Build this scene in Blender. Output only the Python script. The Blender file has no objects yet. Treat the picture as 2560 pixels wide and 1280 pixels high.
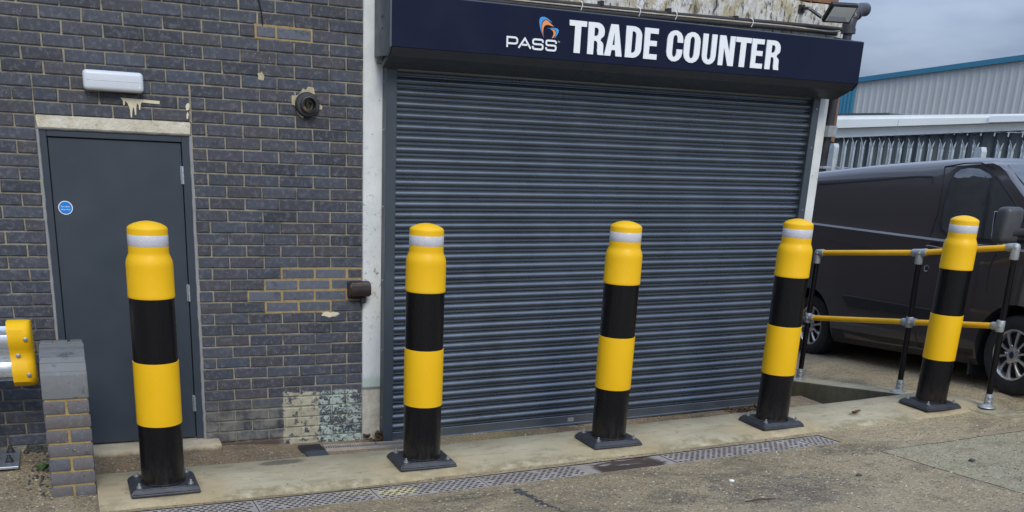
import bpy, bmesh, math, random
from mathutils import Vector, Matrix, noise as mnoise

R = math.radians
sc = bpy.context.scene
col = sc.collection
rnd = random.Random(7)

# ------------------------------------------------------------------ camera
CAM = Vector((-1.87802, -6.734836, 2.099329))
CR = Vector((0.913911, -0.402705, 0.050942))
CU = Vector((0.082548, 0.307265, 0.948037))
CF = Vector((0.397432, 0.862216, -0.314055))
FPX, CYO = 2449.683, 521.559
cd = bpy.data.cameras.new('camera')
cd.sensor_width = 36
cd.lens = FPX / 2560 * 36
cd.shift_y = CYO / 2560
cd.clip_end = 500
cam = bpy.data.objects.new('camera', cd)
col.objects.link(cam)
m = Matrix((CR, CU, -CF)).transposed().to_4x4()
m.translation = CAM
cam.matrix_world = m
sc.camera = cam


def project(p):
    d = Vector(p) - CAM
    z = d.dot(CF)
    return 1280 + FPX * d.dot(CR) / z, 640 + CYO - FPX * d.dot(CU) / z


# ------------------------------------------------------------------ world, sun, exposure
SUN_EL, SUN_AZ = 40, 186        # azimuth clockwise from +Y
w = bpy.data.worlds.new('World')
sc.world = w
w.use_nodes = True
nt = w.node_tree
bg = nt.nodes['Background']
bg.inputs['Strength'].default_value = 0.1
sky = nt.nodes.new('ShaderNodeTexSky')
sky.sky_type = 'NISHITA'
sky.sun_disc = False
sky.sun_elevation = R(SUN_EL)
sky.sun_rotation = R(SUN_AZ)
tc = nt.nodes.new('ShaderNodeTexCoord')
sx = nt.nodes.new('ShaderNodeSeparateXYZ')
nt.links.new(tc.outputs['Generated'], sx.inputs[0])
mp = nt.nodes.new('ShaderNodeMapping')
mp.inputs['Scale'].default_value = (1, 1, 3.6)
nt.links.new(tc.outputs['Generated'], mp.inputs[0])
cn = nt.nodes.new('ShaderNodeTexNoise')
cn.inputs['Scale'].default_value = 3.1
cn.inputs['Detail'].default_value = 5
cn.inputs['Roughness'].default_value = 0.5
nt.links.new(mp.outputs[0], cn.inputs['Vector'])
rp = nt.nodes.new('ShaderNodeValToRGB')
rp.color_ramp.elements[0].position = 0.40
rp.color_ramp.elements[0].color = (0.235, 0.325, 0.51, 1)
rp.color_ramp.elements[1].position = 0.62
rp.color_ramp.elements[1].color = (0.52, 0.63, 0.84, 1)
nt.links.new(cn.outputs['Fac'], rp.inputs[0])
lum = nt.nodes.new('ShaderNodeMapRange')     # overcast sky: brighter towards the zenith
lum.inputs['From Min'].default_value = 0.0
lum.inputs['From Max'].default_value = 1.0
lum.inputs['To Min'].default_value = 4.0
lum.inputs['To Max'].default_value = 21.0
nt.links.new(sx.outputs['Z'], lum.inputs['Value'])
vm = nt.nodes.new('ShaderNodeVectorMath')
vm.operation = 'SCALE'
nt.links.new(rp.outputs[0], vm.inputs[0])
nt.links.new(lum.outputs[0], vm.inputs['Scale'])
mxw = nt.nodes.new('ShaderNodeMixRGB')
mxw.inputs[0].default_value = 0.93
nt.links.new(sky.outputs[0], mxw.inputs[1])
nt.links.new(vm.outputs[0], mxw.inputs[2])
nt.links.new(mxw.outputs[0], bg.inputs['Color'])

sd = bpy.data.lights.new('sun', 'SUN')
sd.energy = 1.5
sd.angle = R(20)
sd.color = (1.0, 0.93, 0.81)
sun = bpy.data.objects.new('sun', sd)
col.objects.link(sun)
sdir = Vector((math.sin(R(SUN_AZ)) * math.cos(R(SUN_EL)), math.cos(R(SUN_AZ)) * math.cos(R(SUN_EL)), math.sin(R(SUN_EL))))
sun.rotation_euler = sdir.to_track_quat('Z', 'Y').to_euler()
sun.location = (0, -6, 12)

sc.view_settings.view_transform = 'Standard'
sc.view_settings.look = 'None'
sc.view_settings.exposure = 0.45
sc.view_settings.gamma = 1.0
sc.view_settings.use_curve_mapping = False


# ------------------------------------------------------------------ material helper
class N:
    def __init__(s, name):
        s.m = bpy.data.materials.new(name)
        s.m.use_nodes = True
        s.t = s.m.node_tree
        s.b = s.t.nodes['Principled BSDF']
        s._p = None

    def new(s, k):
        return s.t.nodes.new('ShaderNode' + k)

    def put(s, inp, v):
        if hasattr(v, 'is_output'):
            s.t.links.new(v, inp)
        elif isinstance(v, (tuple, list)) and len(v) == 3 and inp.type == 'RGBA':
            inp.default_value = (*v, 1)
        else:
            inp.default_value = v

    def pos(s):
        if s._p is None:
            s._p = s.new('NewGeometry')
        return s._p.outputs['Position']

    def island(s):
        s.pos()
        return s._p.outputs['Random Per Island']

    def objrand(s):
        return s.new('ObjectInfo').outputs['Random']

    def xyz(s):
        n = s.new('SeparateXYZ')
        s.t.links.new(s.pos(), n.inputs[0])
        return n.outputs[0], n.outputs[1], n.outputs[2]

    def obj(s):
        return s.new('TexCoord').outputs['Object']

    def scale(s, vec, sx, sy, sz):
        n = s.new('Mapping')
        s.t.links.new(vec, n.inputs[0])
        n.inputs['Scale'].default_value = (sx, sy, sz)
        return n.outputs[0]

    def noise(s, scale, detail=4, rough=0.55, vec=None, dist=0.0):
        n = s.new('TexNoise')
        n.inputs['Scale'].default_value = scale
        n.inputs['Detail'].default_value = detail
        n.inputs['Roughness'].default_value = rough
        n.inputs['Distortion'].default_value = dist
        s.t.links.new(vec if vec is not None else s.pos(), n.inputs['Vector'])
        return n.outputs['Fac']

    def voro(s, scale, feature='F1', out='Distance', vec=None):
        n = s.new('TexVoronoi')
        n.feature = feature
        n.inputs['Scale'].default_value = scale
        s.t.links.new(vec if vec is not None else s.pos(), n.inputs['Vector'])
        return n.outputs[out]

    def math(s, op, a, b=0.0, c=0.0, clamp=False):
        n = s.new('Math')
        n.operation = op
        n.use_clamp = clamp
        s.put(n.inputs[0], a)
        s.put(n.inputs[1], b)
        s.put(n.inputs[2], c)
        return n.outputs[0]

    def step(s, x, a, b, lo=0.0, hi=1.0):
        n = s.new('MapRange')
        n.interpolation_type = 'SMOOTHSTEP'
        s.put(n.inputs['Value'], x)
        n.inputs['From Min'].default_value = a
        n.inputs['From Max'].default_value = b
        n.inputs['To Min'].default_value = lo
        n.inputs['To Max'].default_value = hi
        return n.outputs[0]

    def band(s, x, a, b, e=0.03):
        return s.math('MULTIPLY', s.step(x, a - e, a + e), s.step(x, b - e, b + e, 1, 0))

    def mul(s, *a):
        r = a[0]
        for b in a[1:]:
            r = s.math('MULTIPLY', r, b)
        return r

    def blob(s, cx, cy, rx, ry, wob=0.5, scale=6, ax=0, ay=1):
        p = s.xyz()
        dx = s.math('DIVIDE', s.math('SUBTRACT', p[ax], cx), rx)
        dy = s.math('DIVIDE', s.math('SUBTRACT', p[ay], cy), ry)
        d = s.math('SQRT', s.math('ADD', s.math('MULTIPLY', dx, dx), s.math('MULTIPLY', dy, dy)))
        d = s.math('ADD', d, s.math('MULTIPLY', s.math('SUBTRACT', s.noise(scale, 5, 0.65), 0.5), wob * 2.4))
        return s.step(d, 0.72, 1.08, 1, 0)

    def ramp(s, f, stops, interp='LINEAR'):
        n = s.new('ValToRGB')
        n.color_ramp.interpolation = interp
        e = n.color_ramp.elements
        while len(e) < len(stops):
            e.new(0.5)
        for i, (p, c) in enumerate(stops):
            e[i].position = p
            e[i].color = (*c, 1) if len(c) == 3 else c
        s.put(n.inputs[0], f)
        return n.outputs[0]

    def mix(s, f, a, b, mode='MIX'):
        n = s.new('MixRGB')
        n.blend_type = mode
        s.put(n.inputs[0], f)
        s.put(n.inputs[1], a)
        s.put(n.inputs[2], b)
        return n.outputs[0]

    def bump(s, h, strength=0.5, dist=0.01):
        n = s.new('Bump')
        n.inputs['Strength'].default_value = strength
        n.inputs['Distance'].default_value = dist
        s.put(n.inputs['Height'], h)
        s.t.links.new(n.outputs[0], s.b.inputs['Normal'])

    def out(s, color=None, rough=None, metal=None, spec=None, coat=None):
        if color is not None:
            s.put(s.b.inputs['Base Color'], color)
        if rough is not None:
            s.put(s.b.inputs['Roughness'], rough)
        if metal is not None:
            s.put(s.b.inputs['Metallic'], metal)
        if spec is not None:
            s.put(s.b.inputs['Specular IOR Level'], spec)
        if coat is not None:
            s.b.inputs['Coat Weight'].default_value = coat
            s.b.inputs['Coat Roughness'].default_value = 0.04
        return s.m


def plain(name, c, rough=0.5, metal=0.0, var=0.12, nscale=9, bump=0.0, bscale=80, coat=None, dirt=None, spec=None):
    n = N(name)
    f = n.noise(nscale, 5, 0.6)
    lo = tuple(x * (1 - var) for x in c)
    hi = tuple(min(1, x * (1 + var)) for x in c)
    k = n.ramp(f, [(0.3, lo), (0.7, hi)])
    if dirt:
        k = n.mix(n.step(n.noise(nscale * 2.3, 6, 0.7), 0.58, 0.78), k, dirt)
    if bump:
        n.bump(n.noise(bscale, 4, 0.6), bump, 0.004)
    rr = n.step(n.noise(nscale * 1.7, 4, 0.6), 0.25, 0.75, max(0.02, rough - 0.08), min(1, rough + 0.1))
    return n.out(k, rr, metal, spec, coat)


M = {}
# --- paint mask on the lower right of the brick wall
def wall_paint(n, base, flake_lo, flake_hi):
    x, y, z = n.xyz()
    edge = n.math('ADD', z, n.math('MULTIPLY', n.math('SUBTRACT', n.noise(14, 4, 0.6), 0.5), 0.07))
    xe = n.math('ADD', x, n.math('MULTIPLY', n.math('SUBTRACT', n.noise(17, 5, 0.65), 0.5), 0.06))
    inside = n.mul(n.step(xe, -0.580, -0.568), n.step(x, 0.0, 0.01, 1, 0), n.step(edge, 0.332, 0.340, 1, 0))
    right = n.step(n.math('ADD', x, n.math('MULTIPLY', n.math('SUBTRACT', n.noise(12, 3), 0.5), 0.06)), -0.325, -0.312)
    flake = n.noise(30, 6, 0.72, n.scale(n.pos(), 1, 1, 1.2), 1.2)
    keep_r = n.step(n.math('ADD', flake, n.math('MULTIPLY', n.math('SUBTRACT', n.noise(5, 3), 0.5), 0.45)), 0.47, 0.53)
    keep_l = n.step(n.noise(16, 6, 0.72), 0.41, 0.49)
    keep = n.math('ADD', n.math('MULTIPLY', right, keep_r), n.math('MULTIPLY', n.math('SUBTRACT', 1, right), keep_l))
    pc = n.mix(right, n.ramp(n.noise(9, 5, 0.7), [(0.3, (0.27, 0.25, 0.17)), (0.7, (0.46, 0.45, 0.36))]),
               n.ramp(n.noise(7, 5, 0.7), [(0.3, (0.26, 0.33, 0.29)), (0.7, (0.44, 0.51, 0.47))]))
    c = n.mix(n.math('MULTIPLY', inside, keep), base, pc)
    # whitish salts and damp at the foot of the wall
    salt = n.mul(n.step(z, 0.12, 0.36, 1, 0), n.step(x, -1.2, -1.1), n.step(n.noise(8, 5, 0.65), 0.36, 0.62), n.math('SUBTRACT', 1, inside))
    c = n.mix(n.math('MULTIPLY', salt, 0.62), c, (0.23, 0.225, 0.19))
    damp = n.mul(n.step(n.math('ADD', z, n.math('MULTIPLY', n.noise(9, 3), 0.08)), 0.035, 0.06, 1, 0), n.step(x, -0.62, -0.56, 1, 0), n.step(x, -1.2, -1.1))
    c = n.mix(n.math('MULTIPLY', damp, 0.85), c, (0.075, 0.052, 0.04))
    return c


def brick_mat(name, stops, patch=False):
    n = N(name)
    r = n.math('FRACT', n.math('ADD', n.objrand(), n.island()))
    c = n.ramp(r, stops)
    f = n.noise(30, 6, 0.68)
    c = n.mix(n.math('MULTIPLY', n.step(f, 0.47, 0.68), 0.5), c, (0.165, 0.175, 0.20))
    dk = n.noise(11, 5, 0.7)
    c = n.mix(n.math('MULTIPLY', n.step(dk, 0.30, 0.44, 1, 0), 0.6), c, (0.022, 0.024, 0.030))
    st = n.noise(90, 3, 0.6, n.scale(n.pos(), 1, 1, 0.18))
    c = n.mix(n.math('MULTIPLY', n.step(st, 0.60, 0.74), 0.35), c, (0.20, 0.20, 0.205))
    sp = n.voro(55)
    c = n.mix(n.mul(n.step(sp, 0.08, 0.14, 1, 0), n.step(n.noise(7, 2), 0.55, 0.64)), c, (0.5, 0.5, 0.48))
    if not patch:
        c = wall_paint(n, c, 0, 0)
    n.bump(n.math('ADD', n.math('MULTIPLY', f, 0.7), n.math('MULTIPLY', n.noise(150, 3, 0.6), 0.5)), 0.45, 0.004)
    return n.out(c, n.step(dk, 0.3, 0.7, 0.48, 0.72), 0, 0.4)


DARK = [(0.0, (0.040, 0.048, 0.066)), (0.18, (0.060, 0.070, 0.091)), (0.36, (0.032, 0.037, 0.049)), (0.52, (0.054, 0.054, 0.066)), (0.7, (0.052, 0.064, 0.089)), (0.85, (0.062, 0.058, 0.067)), (1.0, (0.038, 0.047, 0.065))]
M['brick'] = brick_mat('blue_brick', DARK)
M['brick_new'] = brick_mat('pale_blue_brick', [(0.0, (0.085, 0.096, 0.122)), (0.5, (0.105, 0.12, 0.152)), (1.0, (0.075, 0.088, 0.116))])
M['brick_pier'] = brick_mat('pier_brick', [(0.0, (0.12, 0.12, 0.128)), (0.4, (0.12, 0.105, 0.102)), (0.7, (0.095, 0.103, 0.12)), (1.0, (0.13, 0.118, 0.115))], True)
M['brick_cap'] = brick_mat('cap_brick', [(0.0, (0.12, 0.128, 0.135)), (1.0, (0.175, 0.178, 0.17))], True)

n = N('mortar')
f = n.noise(20, 5, 0.65)
c = n.ramp(f, [(0.25, (0.19, 0.172, 0.130)), (0.75, (0.40, 0.368, 0.285))])
c = n.mix(n.math('MULTIPLY', n.step(n.noise(2.6, 5, 0.65), 0.50, 0.61), 0.7), c, (0.07, 0.066, 0.056))
c = wall_paint(n, c, 0, 0)
n.bump(n.noise(120, 4, 0.7), 0.6, 0.006)
M['mortar'] = n.out(c, 0.9)
n = N('yellow_mortar')
c = n.ramp(n.noise(25, 5, 0.7), [(0.25, (0.22, 0.155, 0.062)), (0.75, (0.42, 0.32, 0.15))])
n.bump(n.noise(130, 4, 0.7), 0.6, 0.006)
M['mortar_yellow'] = n.out(c, 0.9)

# white painted concrete pillar: chips, green band, dirtier foot
n = N('painted_pillar')
x, y, z = n.xyz()
c = n.ramp(n.noise(5, 5, 0.6), [(0.3, (0.56, 0.59, 0.59)), (0.7, (0.70, 0.73, 0.73))])
chip = n.noise(26, 6, 0.75, n.scale(n.pos(), 1, 1, 0.7))
zone = n.step(n.noise(3.0, 3, 0.5), 0.42, 0.66)
mid = n.band(z, 0.75, 2.05, 0.25)
c = n.mix(n.mul(n.step(chip, 0.555, 0.60), n.math('ADD', n.math('MULTIPLY', zone, mid), 0.10, clamp=True)), c, (0.27, 0.26, 0.22))
c = n.mix(n.mul(n.band(n.math('ADD', z, n.math('MULTIPLY', n.noise(20, 3), 0.05)), 0.345, 0.45, 0.04), 0.55), c, (0.30, 0.42, 0.34))
low = n.step(n.math('ADD', z, n.math('MULTIPLY', n.noise(18, 3), 0.02)), 0.335, 0.345, 1, 0)
lc = n.ramp(n.noise(13, 6, 0.75), [(0.3, (0.34, 0.31, 0.24)), (0.6, (0.56, 0.53, 0.45)), (0.8, (0.68, 0.66, 0.60))])
c = n.mix(low, c, lc)
c = n.mix(n.mul(n.band(z, 0.325, 0.345, 0.008), 0.8), c, (0.07, 0.075, 0.055))
c = n.mix(n.mul(n.step(n.voro(24), 0.07, 0.10, 1, 0), n.step(n.noise(4, 2), 0.52, 0.6)), c, (0.12, 0.12, 0.11))
n.bump(n.math('SUBTRACT', n.noise(60, 4, 0.6), n.math('MULTIPLY', chip, 0.6)), 0.35, 0.004)
M['pillar'] = n.out(c, 0.6)

n = N('dirty_painted_beam')
x, y, z = n.xyz()
c = n.ramp(n.noise(6, 6, 0.7), [(0.3, (0.45, 0.45, 0.42)), (0.7, (0.72, 0.73, 0.72))])
c = n.mix(n.math('MULTIPLY', n.step(n.noise(9, 6, 0.75, n.scale(n.pos(), 1, 1, 0.6)), 0.44, 0.60), 0.85), c, (0.36, 0.30, 0.155))
c = n.mix(n.math('MULTIPLY', n.step(n.noise(23, 6, 0.75, n.scale(n.pos(), 1.4, 1, 0.5)), 0.51, 0.62), 0.9), c, (0.055, 0.05, 0.04))
n.bump(n.noise(40, 5, 0.7), 0.7, 0.01)
M['beam'] = n.out(c, 0.8)

n = N('old_painted_lintel')
c = n.ramp(n.noise(9, 6, 0.7), [(0.25, (0.36, 0.31, 0.20)), (0.5, (0.60, 0.56, 0.45)), (0.75, (0.74, 0.72, 0.65))])
c = n.mix(n.math('MULTIPLY', n.step(n.noise(28, 6, 0.75), 0.58, 0.70), 0.7), c, (0.22, 0.17, 0.10))
n.bump(n.noise(45, 5, 0.7), 0.8, 0.012)
M['lintel'] = n.out(c, 0.85)
M['render'] = plain('grey_sealant', (0.27, 0.275, 0.29), 0.8, bump=0.6, bscale=90)
M['slate'] = plain('slate_grey_steel', (0.034, 0.046, 0.062), 0.42, 0, 0.09, 2.0, 0.12, 300, spec=0.5, dirt=(0.042, 0.053, 0.066))
M['shutter'] = plain('slate_grey_shutter', (0.140, 0.167, 0.200), 0.32, 0.72, 0.14, 3.0, dirt=(0.16, 0.182, 0.205), spec=0.8, coat=0.4)
M['shutter'].node_tree.nodes['Principled BSDF'].inputs['Coat Roughness'].default_value = 0.22
M['guide'] = plain('guide_grey_steel', (0.046, 0.060, 0.076), 0.42, 0, 0.08, 3, spec=0.5)
M['boxgrey'] = plain('box_grey_steel', (0.075, 0.092, 0.105), 0.45, 0, 0.10, 5)
M['navy'] = plain('navy_sign_panel', (0.0055, 0.0085, 0.029), 0.36, 0, 0.06, 2, spec=0.25)
M['soffit'] = plain('dark_soffit_steel', (0.030, 0.036, 0.048), 0.5)
M['letter'] = plain('white_acrylic_letter', (0.80, 0.84, 0.87), 0.4, 0, 0.02)
M['logo_blue'] = plain('logo_blue', (0.06, 0.32, 0.74), 0.4, 0, 0.10, 40)
M['logo_orange'] = plain('logo_orange', (0.80, 0.30, 0.10), 0.4, 0, 0.10, 40)
M['white_plastic'] = plain('white_plastic', (0.58, 0.62, 0.67), 0.4, 0, 0.03, 20)
M['led'] = N('green_led').out((0.02, 0.3, 0.08), 0.4)
b = M['led'].node_tree.nodes['Principled BSDF']
b.inputs['Emission Color'].default_value = (0.1, 1.0, 0.35, 1)
b.inputs['Emission Strength'].default_value = 1.2
M['black_plastic'] = plain('black_plastic', (0.020, 0.020, 0.022), 0.45, 0, 0.2, 30)
M['flue'] = plain('charcoal_flue_plastic', (0.035, 0.036, 0.042), 0.5, 0, 0.2, 25)
M['dark_hole'] = plain('dark_inside', (0.008, 0.008, 0.009), 0.8)
M['brown_box'] = plain('brown_weathered_socket', (0.030, 0.021, 0.020), 0.38, 0, 0.35, 16, dirt=(0.085, 0.045, 0.03))
M['foam'] = plain('beige_filler_foam', (0.42, 0.37, 0.24), 0.9, 0, 0.25, 30, 0.9, 60)
M['cream_drip'] = plain('cream_paint_drip', (0.62, 0.57, 0.42), 0.7, 0, 0.1, 30)
M['cable'] = plain('black_cable', (0.012, 0.013, 0.017), 0.5)
M['conduit'] = plain('grimy_dark_conduit', (0.028, 0.026, 0.029), 0.6, 0, 0.3, 14, 0.3, 60, dirt=(0.07, 0.058, 0.045))
M['pale_cable'] = plain('pale_flex', (0.42, 0.37, 0.28), 0.6, 0, 0.25, 20)
M['tie'] = plain('white_cable_tie', (0.78, 0.80, 0.80), 0.5)
M['drainpipe'] = plain('dark_grey_drainpipe', (0.045, 0.048, 0.060), 0.42, 0, 0.2, 8)
M['lens'] = plain('floodlight_lens', (0.86, 0.88, 0.86), 0.35, 0, 0.04, 6)
M['brown_brick'] = plain('brown_brickwork', (0.20, 0.10, 0.055), 0.85, 0, 0.3, 12, 0.6, 60)
n = N('yellow_polyethylene')
ox = n.pos()
c = n.ramp(n.noise(3, 5, 0.6), [(0.3, (0.77, 0.44, 0.003)), (0.7, (0.82, 0.475, 0.005))])
sc_ = n.noise(26, 6, 0.75, n.scale(ox, 1, 1, 0.35))
c = n.mix(n.math('MULTIPLY', n.step(sc_, 0.60, 0.74), 0.30), c, (0.45, 0.30, 0.06))
c = n.mix(n.math('MULTIPLY', n.step(n.noise(60, 4, 0.7, n.scale(ox, 1, 1, 2.5)), 0.66, 0.72), 0.35), c, (0.30, 0.22, 0.07))
n.bump(n.noise(220, 3, 0.6), 0.12, 0.003)
M['yellow'] = n.out(c, n.step(sc_, 0.3, 0.7, 0.40, 0.58), 0, 0.35)
M['yellow_rail'] = plain('yellow_powder_coat', (0.76, 0.41, 0.010), 0.42, 0, 0.07, 9, dirt=(0.45, 0.22, 0.02), spec=0.5)
n = N('black_gloss_pole')
ox = n.obj()
sp3 = n.new('SeparateXYZ')
n.t.links.new(ox, sp3.inputs[0])
dust = n.mul(n.step(n.math('ADD', sp3.outputs[2], n.math('MULTIPLY', n.noise(14, 5, 0.7), -0.22)), -0.08, 0.14, 1, 0), n.step(n.noise(40, 5, 0.7, n.scale(ox, 1, 1, .4)), 0.35, 0.65))
c = n.mix(n.math('MULTIPLY', dust, 0.2), (0.0045, 0.0045, 0.006), (0.09, 0.075, 0.055))
scr = n.noise(50, 6, 0.75, n.scale(n.pos(), 1, 1, 0.12))
c = n.mix(n.math('MULTIPLY', n.step(scr, 0.64, 0.76), 0.10), c, (0.10, 0.10, 0.10))
M['black_pole'] = n.out(c, n.step(scr, 0.3, 0.7, 0.22, 0.36), 0, 0.3)
M['plate'] = plain('black_cast_base', (0.030, 0.033, 0.040), 0.50, 0, 0.3, 20, 0.4, 70, dirt=(0.075, 0.078, 0.085))
M['steel'] = plain('bright_bolt_steel', (0.42, 0.43, 0.45), 0.4, 0.8, 0.2, 40)
M['galv'] = plain('galvanised_steel', (0.36, 0.385, 0.40), 0.5, 0.55, 0.2, 22, 0.15, 120)
M['galv_bright'] = plain('bright_galvanised_beam', (0.62, 0.68, 0.74), 0.30, 0.85, 0.12, 7)
n = N('reflective_white_tape')
hx = n.voro(170)
c = n.mix(n.step(hx, 0.25, 0.6), (0.62, 0.62, 0.66), (0.50, 0.50, 0.54))
M['tape'] = n.out(c, 0.32, 0.0, 0.6)

# --- concrete grounds
def yard_mat(name, base_lo, base_hi, grey=False, apron=False):
    n = N(name)
    p = n.pos()
    x, y, z = n.xyz()
    big = n.noise(0.9, 5, 0.6)
    midn = n.noise(5.5, 6, 0.68)
    c = n.mix(n.step(big, 0.34, 0.66), base_lo, base_hi)
    warm = n.noise(1.7, 6, 0.65, n.scale(p, 1, 1, 1), 0.6)
    if not grey:
        c = n.mix(n.math('MULTIPLY', n.step(warm, 0.50, 0.68), 0.55), c, (0.35, 0.265, 0.145))
        c = n.mix(n.math('MULTIPLY', n.step(warm, 0.32, 0.46, 1, 0), 0.75), c, (0.150, 0.128, 0.108))
    else:
        c = n.mix(n.math('MULTIPLY', n.step(warm, 0.5, 0.66), 0.5), c, (0.33, 0.28, 0.16))
    c = n.mix(n.math('MULTIPLY', n.step(midn, 0.50, 0.70), 0.7), c, tuple(v * 0.45 for v in base_lo))
    c = n.mix(n.math('MULTIPLY', n.step(midn, 0.28, 0.42, 1, 0), 0.45), c, tuple(min(1, v * 1.35) for v in base_hi))
    if not grey:
        if not apron:
            mouth = n.mul(n.step(x, 2.95, 3.6), n.step(n.math('ADD', y, n.math('MULTIPLY', midn, 0.25)), -1.78, -1.55))
            streak = n.noise(9, 5, 0.65, n.scale(p, 0.6, 3.2, 1))
            c = n.mix(n.math('MULTIPLY', mouth, n.step(streak, 0.34, 0.55, 0.25, 0.95)), c, (0.46, 0.37, 0.225))
            c = n.mix(n.math('MULTIPLY', n.mul(n.step(x, 3.4, 4.4), n.band(y, -1.8, -1.1, 0.15), n.step(streak, 0.52, 0.62)), 0.5), c, (0.13, 0.12, 0.05))
            for (bx, by, rx, ry, k, cc) in [(1.9, -2.35, 0.60, 0.30, 0.75, (0.062, 0.060, 0.064)), (1.25, -2.18, 0.16, 0.16, 0.7, (0.04, 0.037, 0.035)),
                                            (0.2, -1.68, 0.26, 0.07, 0.75, (0.035, 0.05, 0.042)), (-0.1, -1.9, 0.3, 0.08, 0.5, (0.04, 0.045, 0.04)),
                                            (3.05, -1.72, 0.34, 0.16, 0.75, (0.05, 0.04, 0.032)), (2.0, -1.95, 0.5, 0.08, 0.55, (0.06, 0.05, 0.04)), (0.62, -2.25, 0.15, 0.1, 0.5, (0.05, 0.06, 0.06)),
                                            (-2.25, -0.9, 0.35, 0.5, 0.5, (0.07, 0.06, 0.045))]:
                c = n.mix(n.math('MULTIPLY', n.blob(bx, by, rx, ry, 1.0, 5), n.math('MULTIPLY', n.step(n.noise(16, 5, 0.7), 0.30, 0.62), k)), c, cc)
            far = n.math('MULTIPLY', n.step(y, 1.0, 2.0), n.step(x, 3.5, 4.2))
            c = n.mix(far, c, (0.135, 0.145, 0.155))
        else:
            c = n.mix(n.math('MULTIPLY', n.step(n.noise(3.5, 5, 0.6), 0.45, 0.62), 0.45), c, (0.24, 0.13, 0.07))
            c = n.mix(n.mul(n.band(x, 0.4, 1.4, 0.15), n.step(midn, 0.42, 0.6), 0.5), c, (0.22, 0.22, 0.09))
    # exposed aggregate: small stones of several colours
    vc = n.voro(46, out='Color')
    vd = n.voro(46)
    sep = n.new('SeparateColor')
    n.t.links.new(vc, sep.inputs[0])
    stone = n.ramp(sep.outputs[0], [(0.0, (0.085, 0.066, 0.046)), (0.2, (0.17, 0.128, 0.08)), (0.5, (0.34, 0.26, 0.15)), (0.65, (0.40, 0.29, 0.14)), (0.8, (0.15, 0.135, 0.125)), (0.92, (0.48, 0.42, 0.31)), (1.0, (0.70, 0.64, 0.52))])
    if grey:
        stone = n.ramp(sep.outputs[0], [(0.0, (0.07, 0.065, 0.045)), (0.4, (0.22, 0.20, 0.135)), (0.8, (0.36, 0.33, 0.23)), (1.0, (0.58, 0.54, 0.43))])
    sm = n.mul(n.step(vd, 0.30, 0.48, 1, 0), n.step(sep.outputs[1], 0.36, 0.41), 0.9)
    c = n.mix(sm, c, stone)
    v2c = n.voro(140, out='Color')
    sp2 = n.new('SeparateColor')
    n.t.links.new(v2c, sp2.inputs[0])
    c = n.mix(n.mul(n.step(sp2.outputs[0], 0.55, 0.6), 0.45), c, n.ramp(sp2.outputs[1], [(0, tuple(v * 0.3 for v in base_lo)), (0.6, base_hi), (1, tuple(min(1, v * 1.9) for v in base_hi))]))
    crev = n.noise(38, 4, 0.75)
    c = n.mix(n.math('MULTIPLY', n.step(crev, 0.28, 0.42, 1, 0), 0.5), c, tuple(v * 0.22 for v in base_lo))
    c = n.mix(n.math('MULTIPLY', n.step(crev, 0.58, 0.70), 0.5), c, tuple(min(1, v * 1.5) for v in base_hi))
    damp = n.math('MULTIPLY', n.step(n.noise(1.15, 6, 0.62, n.scale(p, 1, 1.3, 1), 0.9), 0.53, 0.63), 0.55)
    if not grey:
        c = n.mix(damp, c, n.mix(0.5, c, (0.045, 0.040, 0.038)))
    hgt = n.math('ADD', n.math('MULTIPLY', n.step(vd, 0.15, 0.55, 1, 0), 0.6), n.math('ADD', n.math('MULTIPLY', midn, 1.6), n.math('MULTIPLY', n.noise(190, 3, 0.7), 0.8)))
    n.bump(hgt, 0.9, 0.010)
    return n.out(c, n.math('SUBTRACT', n.step(midn, 0.35, 0.7, 0.70, 0.90), n.math('MULTIPLY', damp, 0.35)), 0, 0.4)


M['yard'] = yard_mat('worn_aggregate_concrete', (0.25, 0.195, 0.115), (0.36, 0.29, 0.18))
M['slab'] = yard_mat('grey_green_concrete', (0.29, 0.25, 0.155), (0.36, 0.315, 0.205), True)
M['apron'] = yard_mat('damp_brown_concrete', (0.19, 0.142, 0.085), (0.275, 0.215, 0.138), False, True)

n = N('smooth_cream_concrete')
x, y, z = n.xyz()
c = n.ramp(n.noise(2.6, 6, 0.62), [(0.3, (0.33, 0.285, 0.185)), (0.55, (0.42, 0.37, 0.25)), (0.75, (0.49, 0.435, 0.31))])
c = n.mix(n.math('MULTIPLY', n.step(n.noise(12, 6, 0.7, n.scale(n.pos(), 0.5, 1.6, 1)), 0.50, 0.66), 0.6), c, (0.23, 0.205, 0.135))
c = n.mix(n.math('MULTIPLY', n.blob(-0.72, -0.74, 0.16, 0.05, 0.5, 9), 0.7), c, (0.09, 0.085, 0.07))
c = n.mix(n.mul(n.step(n.math('ADD', y, n.math('MULTIPLY', n.noise(8, 5, 0.7), 0.12)), -1.14, -1.05, 1, 0), n.step(n.noise(11, 5, 0.7), 0.35, 0.6), 0.75), c, (0.20, 0.165, 0.085))
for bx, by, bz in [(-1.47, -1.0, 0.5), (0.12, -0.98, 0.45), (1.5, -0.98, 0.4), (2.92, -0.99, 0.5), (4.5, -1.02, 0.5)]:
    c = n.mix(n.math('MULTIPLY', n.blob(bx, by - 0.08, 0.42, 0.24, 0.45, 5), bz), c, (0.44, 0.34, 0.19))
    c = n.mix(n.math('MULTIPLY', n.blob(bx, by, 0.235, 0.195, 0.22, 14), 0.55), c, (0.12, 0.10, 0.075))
c = n.mix(n.mul(n.step(n.noise(70, 4, 0.7, n.scale(n.pos(), 0.6, 1.5, 1)), 0.66, 0.72), 0.6), c, (0.10, 0.085, 0.06))
n.bump(n.math('ADD', n.noise(9, 6, 0.65), n.math('MULTIPLY', n.noise(120, 4, 0.6), 0.35)), 0.4, 0.008)
M['kerb'] = n.out(c, 0.8, 0, 0.35)
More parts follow.
